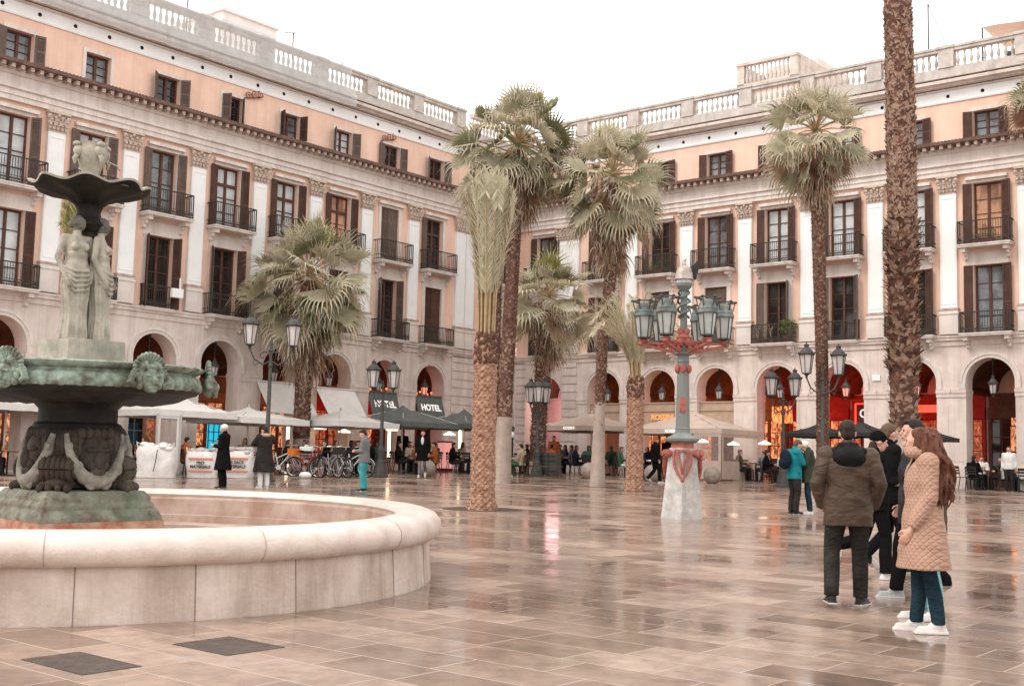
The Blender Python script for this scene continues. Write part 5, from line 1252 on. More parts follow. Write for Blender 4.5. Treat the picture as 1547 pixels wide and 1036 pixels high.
def side_wall(root, x0, x1, y, z0, z1, m, win, name='side_wall', ax='x'):
    b = MB(); b.k = 0
    T = (lambda u, z: (u, y, z)) if ax == 'x' else (lambda u, z: (y, u, z))
    u0, u1, v0, v1 = win
    for a, c, e, f in ((x0,u0,z0,z1),(u1,x1,z0,z1),(u0,u1,z0,v0),(u0,u1,v1,z1)): b.quad(T(a,e),T(c,e),T(c,f),T(a,f))
    b.k = 1; b.quad(T(u0,v0),T(u1,v0),T(u1,v1),T(u0,v1)); b.build(name, [m, plast], root, recalc=False)
side_wall(bg, 1.05, 2.33, -1.69, .02, 1.84, cv_b, (1.2,2.2,.75,1.72)); side_wall(bg, -1.65, 1.6, 2.33, .02, 1.84, cv_b, (-1.5,1.45,.75,1.72), ax='y')
side_wall(w2, -1.62, -.75, -1.63, .05, 1.94, cv_w, (-1.5,-.85,.7,1.85)); b = MB()
for x in (-1.62,-.72): b.box(x-.035,x+.035,-1.67,-1.60,0,2.0)
b.build('post', alu, w2)
# ---- tables, chairs
def chair_proto(m, label):
    t = empty('bistro_chair', (0,0,0), 0, label, 'chair', 'chairs on the terraces')
    b = MB(); b.box(-.21,.21,-.20,.21,.44,.465); b.build('seat', m, t)
    b = MB()
    for z in (.58,.68,.78): b.box(-.19,.19,-.235,-.215,z,z+.06)
    for x in (-.2,.2): b.bar((x,-.19,.44),(x,-.25,.86), .025)
    b.box(-.2,.2,-.265,-.24,.84,.88); b.build('backrest', m, t)
    for x in (-.19,.19):
        for y, e in ((.18,.22),(-.18,-.26)):
            b = MB(); b.bar((x,y,.44),(x*1.05,e,0), .025); b.build('leg', m, t)
    return t
def table_proto(m, label):
    t = empty('cafe_table', (0,0,0), 0, label, 'table', 'tables on the terraces')
    b = MB(); b.lathe([(.34,.72),(.35,.735),(.34,.75)], 20); b.build('tabletop', m, t, smooth=30)
    b = MB(); b.tube([(0,0,.03),(0,0,.72)], .03, 8); b.lathe([(.24,0),(.22,.03),(.04,.05)], 14); b.build('pedestal_leg', iron, t); return t
chA = chair_proto(iron, 'dark metal bistro chair on the terrace by the grey parasols'); tbA = table_proto(dkw, 'round dark cafe table on the terrace by the grey parasols')
used = {}
def put(proto, p, rz, label):
    if proto.name not in used: used[proto.name] = 1; proto.location = p; proto.rotation_euler = (0,0,rz); proto['label'] = label; return proto
    return dup(proto, None, p, rz, label)
TER = [ # bays along, metres out, wing, terrace name
 (Lp,rzL,'the terrace far left behind the fountain',[(-.9,3.2),(-.2,4.4),(.4,3.4)]), (Lp,rzL,'the terrace behind the white sacks',[(1.3,4.0),(2.1,3.2),(2.7,4.6)]),
 (Lp,rzL,'the terrace behind the bicycles',[(3.5,4.5),(4.1,3.4),(4.5,5.0)]), (Lp,rzL,'the terrace under the grey parasols',[(5.1,3.6),(5.5,5.2),(6.1,4.0),(6.5,5.5)]),
 (Rp,rzR,'the terrace under the left beige parasol',[(-1.9,2.6),(-1.4,4.0),(-.9,2.6),(-.7,4.3)]), (Rp,rzR,'the terrace under the right beige parasol',[(-.15,3.2),(.15,4.6),(.55,3.0)]),
 (Rp,rzR,'the terrace under the black parasols',[(1.6,2.4),(2.2,3.4),(3.0,3.0)]), (Rp,rzR,'the terrace at the right edge',[(4.45,.6),(5.0,.8)])]
seats = []
cupm = mat('white_china', (0.75,0.73,0.70), 0.3, spec=.4); drk = mat('amber_drink', (0.45,0.17,0.04), 0.2, spec=.5)
cr = random.Random(31)
def clutter(c, nm):
    for k in range(cr.choice((1,2,2))):
        a, q = cr.uniform(0,6.28), cr.uniform(.05,.22); b = MB(); t_ = cr.random() < .5
        if t_: b.lathe([(.03,0),(.035,.12),(.033,.125)], 10); nm2, m_, lb = 'drinking_glass', drk, 'glass of amber drink on a cafe table on '
        else: b.lathe([(.06,0),(.065,.012),(.03,.014),(.045,.07),(.042,.072)], 10); nm2, m_, lb = 'coffee_cup', cupm, 'white coffee cup on a cafe table on '
        tag(b.build(nm2, m_, None, smooth=40, loc=(c.x+q*math.cos(a), c.y+q*math.sin(a), c.z+.751)), lb+nm, 'cup' if not t_ else 'glass', 'cups and glasses on the tables')
rr = random.Random(9)
for F_, rz, nm, spots in TER:
    for s, o in spots:
        c = F_(s,o); clutter(c, nm); put(tbA, c, 0, 'round dark cafe table on %s' % nm); a0 = rr.uniform(0,6)
        for k in range(4):
            a = a0+k*2*PI/4+rr.uniform(-.3,.3); r = .72; x, y = c.x+r*math.cos(a), c.y+r*math.sin(a)
            put(chA, Vector((x,y,g(y))), a+PI/2, 'dark slatted bistro chair on %s' % nm); seats.append((x, y, a+PI/2, nm))
# ---- hanging pendants, a light tube and two glowing parasol poles on the terraces
def pendant(px, py, Y, label):
    t = empty('pendant_lamp', at(px,py,Y), 0, label, 'pendant lamp', 'lamps glowing over the terraces'); b = MB(); b.lathe([(.26,0),(.25,.04),(.06,.13),(.02,.16)], 16); b.build('shade', gl_w, t, smooth=40)
    b = MB(); b.tube([(0,0,.15),(0,0,.5)], .01, 5); b.build('cord', iron, t)
for i, (px, py, Y, n) in enumerate(((484,648,51,'over the bicycles, left of two'),(520,653,52,'over the bicycles, right of two'),(592,650,53,'under the grey parasol beside the lamp post'),(679,657,55,'right of the man in the long dark coat'),(1062,668,54,'left of two under the right beige parasol'),(1108,672,53,'right of two under the right beige parasol'),(1155,671,50,'right of the beige side wall'),(962,668,56,'behind the short date palm'))):
    pendant(px, py, Y, 'glowing white pendant lamp '+n)
def glow_tube(px, y0, y1, Y, label, m=gl_w):
    p = at(px,y1,Y); z0 = g(Y); t = empty('glowing_pole', Vector((p.x,Y,z0)), 0, label, 'lamp', None); b = MB(); b.tube([(0,0,p.z-z0),(0,0,at(px,y0,Y).z-z0)], .06, 10); b.build('tube', m, t); b = MB(); b.tube([(0,0,0),(0,0,p.z-z0)], .06, 10); b.build('foot', alu, t)
glow_tube(433,640,705,49.5,'glowing white light column behind the bicycles'); glow_tube(694,650,690,54,'white parasol pole with an added glow beside the tied date palm'); glow_tube(587,645,690,52.5,'white parasol pole with an added glow left of the lamp post under grey parasol')  # the last two are plain white parasol poles; their glow is added
p = gx(672,54.5); t = empty('menu_cabinet', p, rzL, 'rosy glowing menu cabinet on the terrace beside the tied date palm', 'cabinet'); b = MB(); b.box(-.3,.3,-.2,.2,0,.12); b.box(-.3,.3,-.2,.2,1.25,1.32); b.build('case', red_p, t); b = MB(); b.box(-.27,.27,-.18,.18,.12,1.25); b.build('lit_panel', gl_pk, t)
# fascia lights: strings of little orange bulbs in two arches
for s, n in ((5.5,'second arch from the corner'),(6.5,'arch nearest the corner')):
    b = MB()
    for i in range(7): b.ell((-.75+.25*i, .02*(i % 2), -.04*(i % 3)), .055, 8, 6)
    tag(b.build('bulb_string', gl_or, None, loc=Lp(s,-.6,4.98), rot=rzL), 'string of orange bulbs in the '+n, 'string lights')
# ---- planters, bench, speaker post
for px, Y, n in ((822,50.8,'left of two'),(836,50.6,'right of two')):
    p = gx(px, Y); t = empty('planter_box', p, rzR, 'grey slatted planter box by the pink passage, '+n, 'planter'); b = MB(); b.box(-.28,.28,-.16,.16,.05,.95); b.build('box', lamp_gr, t); b = MB()
    for z in (.2,.4,.6,.8): b.box(-.29,.29,-.175,-.16,z,z+.03)
    b.build('slats', iron, t)
p = gx(822,49.6); t = empty('bench', p, rzR*.2, 'low dark timber bench in front of the grey planter boxes', 'bench'); b = MB(); b.box(-.75,.75,-.2,.2,.40,.45); b.build('seat', dkw, t)
for x in (-.65,.65):
    b = MB(); b.bar((x,-.15,.4),(x*1.06,-.2,0), .05); b.bar((x,.15,.4),(x*1.06,.2,0), .05); b.build('leg', dkw, t)
p = gx(771,50.5); t = empty('black_post', p, 0, 'black post with a white ball top beside the pale pier', 'post'); b = MB(); b.tube([(0,0,0),(0,0,1.55)], .11, 12); b.box(-.25,.25,-.2,.2,0,.3); b.build('post', cv_k, t); b = MB(); b.ell((0,0,1.65), .14); b.build('ball', white, t, smooth=True)
# ---- stone balls, bollards
stb = mat('ball_stone', (0.36,0.29,0.25), 0.75, (0.25,0.195,0.165), 6, bump=0.3, bsc=30)
for px, Y, n in ((1076,46.5,'right of the ornate lamp'),(986,47.2,'beside the walker in dark clothes'),(890,48.6,'beside the slim curved palm'),(645,46.5,'beside the man in the long dark coat')):
    b = MB(); b.ell((0,0,.30), .34, 20, 14); tag(b.build('stone_ball', stb, None, smooth=True, loc=gx(px,Y)), 'round stone ball bollard '+n, 'bollard', 'stone balls on the paving')
for px, Y, n in ((1466,48.3,'left of two near the right edge'),(1537,48.6,'at the very right edge')):
    b = MB(); b.lathe([(.16,0),(.16,.06),(.11,.10),(.10,.32),(.13,.36),(.10,.40),(.09,.55),(.12,.60),(.12,.66),(.07,.72),(.02,.74)], 14); tag(b.build('bollard', lamp_gr, None, smooth=30, loc=gx(px,Y)), 'grey iron bollard '+n, 'bollard', 'iron bollards')
# ---- big sacks
bag_m = mat('woven_sack', (0.76,0.72,0.69), 0.8, (0.66,0.62,0.59), 6, bump=0.5, bsc=9); rub = mat('rubble_fill', (0.55,0.50,0.46), 0.9, (0.3,0.26,0.24), 9, bump=0.6)
def sack(px, Y, w, h, label, txt, seed):
    r = random.Random(seed); p = gx(px,Y); root = empty('rubble_sack', p, R(6), label, 'sack', 'big white sacks behind the fountain'); b = MB(); n = 28; N = 12; vs = []; fs = []
    for i in range(N+1):
        t = i/N; z = h*t*(1-.0*t)
        for k in range(n):
            a = 2*PI*k/n; c, s = math.cos(a), math.sin(a); e = .42; q = w/2*(1+.06*math.sin(PI*t))*(1-.06*max(0,t-.8)*5)
            nz = .05*w*noise.noise(Vector((c*2+seed,s*2,z*3)))
            vs.append((math.copysign(abs(c)**e,c)*(q+nz), math.copysign(abs(s)**e,s)*(q*.9+nz), z+.03*noise.noise(Vector((c*3,s*3,seed)))*t))
    for i in range(N):
        for k in range(n): k2 = (k+1) % n; fs.append((i*n+k, i*n+k2, (i+1)*n+k2, (i+1)*n+k))
    b.add(vs, fs); b.build('bag', bag_m, root, smooth=True)
    b = MB()
    for i in range(26): b.ell((r.uniform(-.42,.42)*w, r.uniform(-.38,.38)*w, h-.04+r.uniform(-.04,.10)), (.16,.14,.09), 8, 6)
    b.build('fill', rub if seed != 1 else bag_m, root, smooth=True)
    b = MB()
    for sx in (-1,1): b.tube([(sx*w*.45,-.3*w,h*.85),(sx*w*.5,-.36*w,h+.12),(sx*w*.35,-.2*w,h+.02)], .025, 6); b.build('loop', bag_m, root); b = MB()
    y = -w/2*.9*1.08-.02
    if txt:
        b = MB(); b.box(-.40*w,.40*w,y-.02,y+.06,h*.70,h*.76); b.box(-.40*w,.40*w,y-.02,y+.06,h*.24,h*.29); b.build('printed_band', lettr, root)
        for i, tx in enumerate(txt): textobj('lettering', tx,     .135*w, lettd, root, (0,y-.03,h*(.57-.15*i)), (PI/2,0,0), .004, .006)
    else:
        b = MB(); b.tube([(.1,y-.015,h*.9),(.06,y-.03,h*.5),(.0,y-.02,h*.2)], .014, 6); b.build('tie_rope', iron, root)
sack(237,39.0,1.15,.98,'plain white rubble sack with a black tie, left of three', None, 1)
sack(306,39.8,.95,.84,'white rubble sack with orange print, half behind the beanie woman', ('PRO','MATERIALS'), 2)
sack(358,40.4,1.0,.88,'white rubble sack with orange bands reading LES SACS MATERIALS', ('LES SACS','MATERIALS'), 3)
# ---- bicycles
tyre = mat('tyre_rubber', (0.025,0.023,0.022), 0.7); chrome = mat('bike_metal', (0.55,0.52,0.50), 0.3, metal=0.8)
bcol = [mat('bike_frame_%s' % n, c, 0.4) for n, c in (('white',(.65,.62,.6)),('red',(.42,.05,.04)),('black',(.03,.03,.03)),('steel',(.35,.35,.36)),('orange',(.6,.17,.03)))]
def bike(px, Y, rz, col, label, basket=None):
    p = gx(px, Y); root = empty('bicycle', p, rz, label, 'bicycle', 'bicycles parked by the terrace'); r = .335
    for x in (-.52,.52):
        w = MB(); n = 28
        w.tube([(x+r*math.cos(2*PI*i/n),0,r+r*math.sin(2*PI*i/n)) for i in range(n+1)], .022, 7, cap=False); o = w.build('wheel', tyre, root, smooth=True)
        w = MB(); w.tube([(x+(r-.03)*math.cos(2*PI*i/n),0,r+(r-.03)*math.sin(2*PI*i/n)) for i in range(n+1)], .010, 5, cap=False)
        for i in range(14): a = 2*PI*i/14; w.bar((x,0,r),(x+(r-.03)*math.cos(a),0,r+(r-.03)*math.sin(a)), .005)
        w.tube([(x,-.05,r),(x,.05,r)], .025, 8); w.build('rim', chrome, o)
        f = MB(); m = 12; f.tube([(x+(r+.035)*math.cos(PI*(.1+.75*i/m)),0,r+(r+.035)*math.sin(PI*(.1+.75*i/m))) for i in range(m+1)], .018, 5, flat=.5); f.build('mudguard', col, root)
    f = MB()
    for a, c, t in (((-.52,0,r),(-.05,0,.28),.022),((-.52,0,r),(-.16,0,.74),.018),((-.05,0,.28),(-.18,0,.82),.026),((-.05,0,.28),(.36,0,.80),.028),((-.15,0,.60),(.35,0,.84),.024),((.34,0,.95),(.40,0,.62),.03),((.40,0,.62),(.52,0,r),.022)): f.tube([a, c], t*.8, 8)
    f.build('frame', col, root)
    f = MB(); f.tube([(-.30,0,.88),(-.18,0,.90),(-.04,0,.885)], [.075,.06,.02], 8, flat=.4); f.tube([(-.18,0,.8),(-.18,0,.89)], .014, 6); f.build('saddle', tyre, root)
    f = MB(); f.tube([(.34,0,.92),(.33,0,1.04)], .014, 6); f.tube([(.20,-.28,1.06),(.32,-.18,1.08),(.34,0,1.04),(.32,.18,1.08),(.20,.28,1.06)], .013, 6); f.build('handlebar', chrome, root)
    f = MB(); f.tube([(-.05,-.03,.28),(-.05,.03,.28)], .085, 16); f.bar((-.05,-.08,.28),(.08,-.08,.18), .02); f.bar((-.05,.08,.28),(-.18,.08,.38), .02); f.cbox((.10,-.12,.17),(.09,.07,.02)); f.cbox((-.2,.12,.39),(.09,.07,.02)); f.build('crank', chrome, root)
    if basket:
        f = MB(); f.box(-.70,-.38,-.16,.16,.74,.98) if basket != iron else f.box(.40,.68,-.17,.17,.80,1.05); f.build('basket', basket, root)
orb = mat('orange_crate', (0.62,0.17,0.03), 0.6)
for a in ((423,43.6,R(10),bcol[0],'white bicycle parked first in the row, nearest the man with the scarf',None),(462,43.0,R(-28),bcol[1],'dark red bicycle with an orange crate on its rack',orb),(450,44.6,R(160),bcol[3],'steel grey bicycle behind the orange crate',None),
          (478,42.6,R(-62),bcol[2],'black bicycle seen nearly end on in the row',None),(499,43.0,R(-50),bcol[3],'steel bicycle with a black front basket',iron),(513,43.4,R(-48),bcol[2],'black bicycle beside the man in the grey jumper',None),(533,43.8,R(-20),bcol[0],'white bicycle last in the row behind the man in the grey jumper',None)): bike(*a)
bg2 = MB(); bg2.ell((0,0,.10),(.22,.15,.12),12,8); tag(bg2.build('plastic_bag', bag_m, None, smooth=True, loc=gx(462,41.6)), 'small white plastic bag lying in front of the bicycles', 'bag')
# ---- balcony plants, netting, roof things
leafm = mat('shrub_leaf', (0.16,0.24,0.05), 0.5, (0.09,0.14,0.03), 6)
pr = empty('balcony_shrub', Rp(1.72,.30,7.14), 0, 'bushy green shrub in a pot on a right wing balcony', 'plant'); b = MB(); b.lathe([(.14,0),(.18,.28),(.2,.3)], 12); b.build('pot', redp, pr); b = MB(); r = random.Random(3)
for i in range(420):
    a, e, q = r.uniform(0,2*PI), r.uniform(-.9,1.5), r.uniform(.3,1)**.5; o = Vector((.42*q*math.cos(a)*math.cos(e), .3*q*math.sin(a)*math.cos(e), .62+.42*q*math.sin(e))); d = Vector((r.uniform(-1,1),r.uniform(-1,1),r.uniform(-1,1))).normalized(); s = d.orthogonal().normalized()*.035
    b.quad(o-s, o+d*.05-s*.2, o+d*.11, o+d*.05+s)
b.build('foliage', leafm, pr, recalc=False)
pr = empty('balcony_plants', Rp(1.36,.28,7.14), rzR, 'thin dry potted plants on the balcony left of the bushy shrub', 'plant'); b = MB()
for x in (-.35,0,.3): b.lathe([(.08,0),(.11,.2)], 10, c=(x,0))
b.build('pots', redp, pr); b = MB()
for i in range(40):
    x = r.choice((-.35,0,.3)); b.tube([(x,0,.2),(x+r.uniform(-.1,.1),r.uniform(-.08,.08),.5),(x+r.uniform(-.22,.22),r.uniform(-.12,.12),r.uniform(.6,.95))], [.008,.006,.002], 4)
b.build('stems', lf2, pr)
net = mat('debris_netting', (0.62,0.60,0.585), 0.9, (0.52,0.50,0.49), 2, alpha=.5)
b = MB(); n = 60
for i in range(n):
    x0, x1 = -12+25.6*i/n, -12+25.6*(i+1)/n; f = lambda x: .05*math.sin(x*3.1)+.03*math.sin(x*7.7)
    P0 = [(x0,-.56+f(x0),16.99),(x0,-.60+f(x0),17.4),(x0,-.30+f(x0)*.5,18.2),(x0,-.25,18.9)]; P1 = [(x1,-.56+f(x1),16.99),(x1,-.60+f(x1),17.4),(x1,-.30+f(x1)*.5,18.2),(x1,-.25,18.9)]
    for k in range(3): b.quad(P0[k], P1[k], P1[k+1], P0[k+1])
tag(b.build('debris_net', net, None, loc=(L0.x,L0.y,0), rot=rzL, recalc=False), 'pale translucent debris netting draped over the left wing parapet', 'netting')
def local(o, x, y, z, uu, nn): p = o+uu*x-nn*y; return Vector((p.x, p.y, z))
hut_m = mat('roof_hut_render', (0.74,0.72,0.70), 0.8, (0.66,0.64,0.62), 2, streak=(0.5,0.48,0.46), stk=.4)
h = empty('rooftop_hut', local(L0,10.9,5.0,17.2,uL,nL), rzL, 'small pale rooftop hut above the left wing parapet', 'roof hut'); b = MB(); b.box(-1.5,1.5,-1.5,2,0,3.75); b.box(-1.6,1.6,-1.6,2.1,3.75,3.87); b.build('walls', hut_m, h)
twm = mat('tower_render', (0.72,0.60,0.55), 0.8, (0.64,0.53,0.48), 2, streak=(0.5,0.4,0.36), stk=.4)
tw = empty('rooftop_tower', local(R0,-.75,6,17.2,uR,nR), rzR, 'square pale rooftop tower with a small balustrade above the right wing', 'tower'); b = MB(); b.box(0,3.25,0,6.5,0,3.5); b.k = 1; b.box(-.12,3.37,-.12,6.6,3.5,3.62); b.box(-.05,.35,-.05,.2,3.62,4.9); b.box(2.9,3.3,-.05,.2,3.62,4.9); b.box(-.1,3.35,-.1,.22,4.9,5.05); b.box(-.05,3.3,-.05,.2,3.62,3.95); b.box(3.12,3.34,.2,6.5,3.62,5.05); b.box(-.05,.17,.2,6.5,3.62,5.05); b.k = 0; b.box(.3,3.2,2.5,6.4,3.62,5.5)
b.build('walls', [twm, parap], tw); b = MB()
for i in range(11): b.lathe([(.05,3.95),(.10,4.2),(.04,4.5),(.07,4.9)], 8, c=(.47+.225*i,.08))
b.build('balustrade', parap, tw, smooth=40)
b = MB(); b.box(.9,1.5,-.02,.05,.9,2.2); b.build('window', glassd, tw)
rm = MB()
for x in (0,4.2): rm.tube([(x,0,0),(x,0,3.0)], .03, 6)
aw = empty('roof_shade', local(R0,4.2*B,2.5,17.2,uR,nR), rzR, 'white shade sail on thin poles on the right wing roof', 'shade'); b = MB(); G = 12
for i in range(G):
    for j in range(3):
        f = lambda u, v: (u*4.4/G, v, 2.95+.12*math.cos(u/G*2*PI)+.35*(u/G)); b.quad(f(i,j),f(i+1,j),f(i+1,j+1),f(i,j+1))
b.build('sail', cv_w, aw, recalc=False); b = MB()
for x, y in ((0,0),(4.4,0),(0,3),(4.4,3)): b.tube([(x,y,0),(x,y,4.4 if x and not y else 3.05)], .035, 6)
b.box(.4,4.2,1.6,1.75,0,2.4); b.build('poles', lamp_gr, aw)
def antenna(p, h, label, arms=0, diag=None):
    t = empty('antenna', p, 0, label, 'antenna'); b = MB(); b.tube([(0,0,0),(0,0,h)], .028, 6)
    for i in range(arms): b.bar((-.35+.08*i,0,h-.06-.0*i),(-.35+.08*i,.0,h+.1), .015); 
    if arms: b.bar((-.45,0,h),(.2,0,h), .02)
    if diag: b.bar((0,0,h),(diag,0,.3), .02)
    b.build('mast', iron, t)
antenna(local(L0,6.2,1.5,17.3,uL,nL), 3.1, 'thin antenna mast above the left wing near the frame top'); antenna(local(L0,11.7,1.5,17.3,uL,nL), 2.9, 'antenna with crossbars right of the rooftop hut', 6); antenna(local(L0,14.6,1.5,17.3,uL,nL), 2.4, 'short mast at the end of the debris netting'); antenna(local(L0,19.9,1.5,17.3,uL,nL), 2.3, 'thin mast above the left wing near the corner')
antenna(local(R0,10.7,1.5,17.3,uR,nR), 4.1, 'tall mast with a stay wire on the right wing roof', 0, 1.6)
# ================================================================ paving
pav = bpy.data.materials.new('wet_paving'); pav.use_nodes = True
nt = pav.node_tree; N = nt.nodes; Lk = nt.links; bs = N['Principled BSDF']
tc = N.new('ShaderNodeTexCoord'); mp = N.new('ShaderNodeMapping'); mp.inputs['Rotation'].default_value = (0,0,-rzR); Lk.new(tc.outputs['Object'], mp.inputs['Vector'])
wn = N.new('ShaderNodeTexNoise'); wn.inputs['Scale'].default_value = 9; wn.inputs['Detail'].default_value = 3
br = N.new('ShaderNodeTexBrick'); br.inputs['Scale'].default_value = 1.0; br.inputs['Brick Width'].default_value = 0.92; br.inputs['Row Height'].default_value = 0.46; br.inputs['Mortar Size'].default_value = 0.007; br.inputs['Mortar Smooth'].default_value = 0.3
br.offset = 0.37; br.squash = 0.8; br.squash_frequency = 3
br.inputs['Color1'].default_value = (0,0,0,1); br.inputs['Color2'].default_value = (1,1,1,1); br.inputs['Bias'].default_value = 0.0; Lk.new(mp.outputs['Vector'], br.inputs['Vector'])
rampb = N.new('ShaderNodeValToRGB'); e = rampb.color_ramp.elements; e[0].color = (0.205,0.128,0.088,1); e[1].color = (0.45,0.325,0.25,1); e.new(.5).color = (0.325,0.22,0.162,1); Lk.new(br.outputs['Color'], rampb.inputs['Fac'])
n1 = N.new('ShaderNodeTexNoise'); n1.inputs['Scale'].default_value = .55; n1.inputs['Detail'].default_value = 7; n1.inputs['Roughness'].default_value = .65; Lk.new(tc.outputs['Object'], n1.inputs['Vector'])
n2 = N.new('ShaderNodeTexNoise'); n2.inputs['Scale'].default_value = 6; n2.inputs['Detail'].default_value = 8; n2.inputs['Roughness'].default_value = .7; Lk.new(tc.outputs['Object'], n2.inputs['Vector'])
def ramp(src, a, b, c0=(0,0,0,1), c1=(1,1,1,1)):
    r = N.new('ShaderNodeValToRGB'); r.color_ramp.elements[0].position = a; r.color_ramp.elements[1].position = b; r.color_ramp.elements[0].color = c0; r.color_ramp.elements[1].color = c1; Lk.new(src, r.inputs['Fac']); return r.outputs['Color']
def mixc(f, a, b, mode='MIX'):
    m = N.new('ShaderNodeMix'); m.data_type = 'RGBA'; m.blend_type = mode
    for k, v in (('Factor', f), ('A', a), ('B', b)):
        if hasattr(v, 'links'): Lk.new(v, m.inputs[k])
        else: m.inputs[k].default_value = v
    return m.outputs['Result']
c = mixc(ramp(n2.outputs['Fac'], .35, .7), rampb.outputs['Color'], (0.11,0.068,0.05,1))
c = mixc(0.6, rampb.outputs['Color'], c)
c = mixc(ramp(n1.outputs['Fac'], .42, .62), c, mixc(1.0, c, (0.60,0.54,0.50,1), 'MULTIPLY'))
vo = N.new('ShaderNodeTexVoronoi'); vo.inputs['Scale'].default_value = 2.3; Lk.new(tc.outputs['Object'], vo.inputs['Vector'])
c = mixc(ramp(vo.outputs['Distance'], .05, .065, (.55,.55,.55,1), (0,0,0,1)), c, (0.10,0.07,0.055,1))
c = mixc(br.outputs['Fac'], c, (0.47,0.37,0.30,1)); Lk.new(c, bs.inputs['Base Color'])
# wet film: pools lie mirror smooth, drier slabs stay satin
wet = ramp(n1.outputs['Fac'], .40, .60)
ro = N.new('ShaderNodeMapRange'); Lk.new(wet, ro.inputs['Value']); ro.inputs['To Min'].default_value = .17; ro.inputs['To Max'].default_value = .04
r2 = N.new('ShaderNodeMath'); r2.operation = 'MULTIPLY_ADD'; Lk.new(br.outputs['Color'], r2.inputs[0]); r2.inputs[1].default_value = .09; Lk.new(ro.outputs['Result'], r2.inputs[2])
bs.inputs['Roughness'].default_value = .5; bs.inputs['Specular IOR Level'].default_value = .25
# the film of rain water on top: thin, glossy, gently rippled, patchy
cw = N.new('ShaderNodeMapRange'); Lk.new(wet, cw.inputs['Value']); cw.inputs['To Min'].default_value = .55; cw.inputs['To Max'].default_value = 1.0; Lk.new(cw.outputs['Result'], bs.inputs['Coat Weight'])
bs.inputs['Coat IOR'].default_value = 1.45; Lk.new(r2.outputs[0], bs.inputs['Coat Roughness'])
n4 = N.new('ShaderNodeTexNoise'); n4.inputs['Scale'].default_value = 3.2; n4.inputs['Detail'].default_value = 3; Lk.new(mp.outputs['Vector'], n4.inputs['Vector'])
b4 = N.new('ShaderNodeBump'); b4.inputs['Strength'].default_value = .16; b4.inputs['Distance'].default_value = .02
a4 = N.new('ShaderNodeMath'); a4.operation = 'MULTIPLY_ADD'; Lk.new(br.outputs['Fac'], a4.inputs[0]); a4.inputs[1].default_value = -.35; Lk.new(n4.outputs['Fac'], a4.inputs[2]); Lk.new(a4.outputs[0], b4.inputs['Height']); Lk.new(b4.outputs['Normal'], bs.inputs['Coat Normal'])
bp = N.new('ShaderNodeBump'); bp.inputs['Strength'].default_value = .42; bp.inputs['Distance'].default_value = .02
hh = N.new('ShaderNodeMath'); hh.operation = 'MULTIPLY_ADD'; Lk.new(br.outputs['Fac'], hh.inputs[0]); hh.inputs[1].default_value = -.5
n3 = N.new('ShaderNodeTexNoise'); n3.inputs['Scale'].default_value = 2.6; n3.inputs['Detail'].default_value = 4; Lk.new(mp.outputs['Vector'], n3.inputs['Vector'])
h2 = N.new('ShaderNodeMath'); h2.operation = 'MULTIPLY_ADD'; Lk.new(br.outputs['Color'], h2.inputs[0]); h2.inputs[1].default_value = .35; Lk.new(n3.outputs['Fac'], h2.inputs[2])
Lk.new(h2.outputs[0], hh.inputs[2]); Lk.new(hh.outputs[0], bp.inputs['Height']); Lk.new(bp.outputs['Normal'], bs.inputs['Normal'])
b = MB(); b.quad((-200,-40,g(-40)),(200,-40,g(-40)),(200,300,g(300)),(-200,300,g(300))); tag(b.build('plaza_ground', pav, None), kind='structure')
soil = mat('wet_soil', (0.06,0.04,0.03), 0.6, (0.11,0.075,0.058), 14, bump=.6)
def disc(name, px, py, r, m, label=None, cat=None, kind=None, sq=None, dz=.004):
    p = gp(px, py); b = MB(); n = 40
    if sq: pts = [(-sq[0]/2,-sq[1]/2),(sq[0]/2,-sq[1]/2),(sq[0]/2,sq[1]/2),(-sq[0]/2,sq[1]/2)]; c, s = math.cos(rzR), math.sin(rzR); pts = [(x*c-y*s, x*s+y*c) for x, y in pts]
    else: pts = [(r*math.cos(2*PI*k/n), r*math.sin(2*PI*k/n)) for k in range(n)]
    b.add([(x,y,y*SLOPE+dz) for x, y in pts]+[(x,y,y*SLOPE+dz-.05) for x, y in pts], [tuple(range(len(pts)))]+[(k,(k+1) % len(pts),len(pts)+(k+1) % len(pts),len(pts)+k) for k in range(len(pts))])
    return tag(b.build(name, m, None, loc=p), label, cat, None, kind)
for px, py, r in ((728,769,.85),(762,729,.75),(905,735,.6),(958,741,.55)): disc('tree_pit', px, py, r, soil, kind='structure')
cover = mat('cast_iron_cover', (0.055,0.04,0.034), 0.4, (0.10,0.075,0.062), 9, bump=.5, bsc=60)
disc('drain_cover', 345, 975, 0, cover, 'dark square iron cover in the paving in front of the fountain, right one', 'drain cover', sq=(.62,.50))
disc('drain_cover', 122, 1001, 0, cover, 'dark iron drain cover in the paving at the bottom left corner', 'drain cover', sq=(.72,.42))
disc('manhole_cover', 918, 800, .30, cover, 'round iron manhole cover in the paving before the ornate lamp', 'manhole cover')
# ================================================================ people in the photograph
G2 = 'people on the plaza'
WALK = dict(kR=(.09,.12,.50), aR=(.09,.16,.085), tR=(.10,.34,.035), kL=(-.09,.02,.50), aL=(-.09,-.26,.16), tL=(-.10,-.15,.03))
def strap(pts, r=.014, m=None):
    def f(root, p, J): b = MB(); b.tube([p['nec']+V(q) for q in pts], r, 6, flat=.5); b.build('bag_strap', m or fab['black'], root)
    return f
def phone(root, p, J):
    b = MB(); w = p['wR']; b.cbox(w+V((-.01,.11,.06)), (.07,.012,.14), Matrix.Rotation(R(-35),3,'X')); b.build('phone', iron, root)
def at_px(px, Y, w=0): return gx(px, Y)
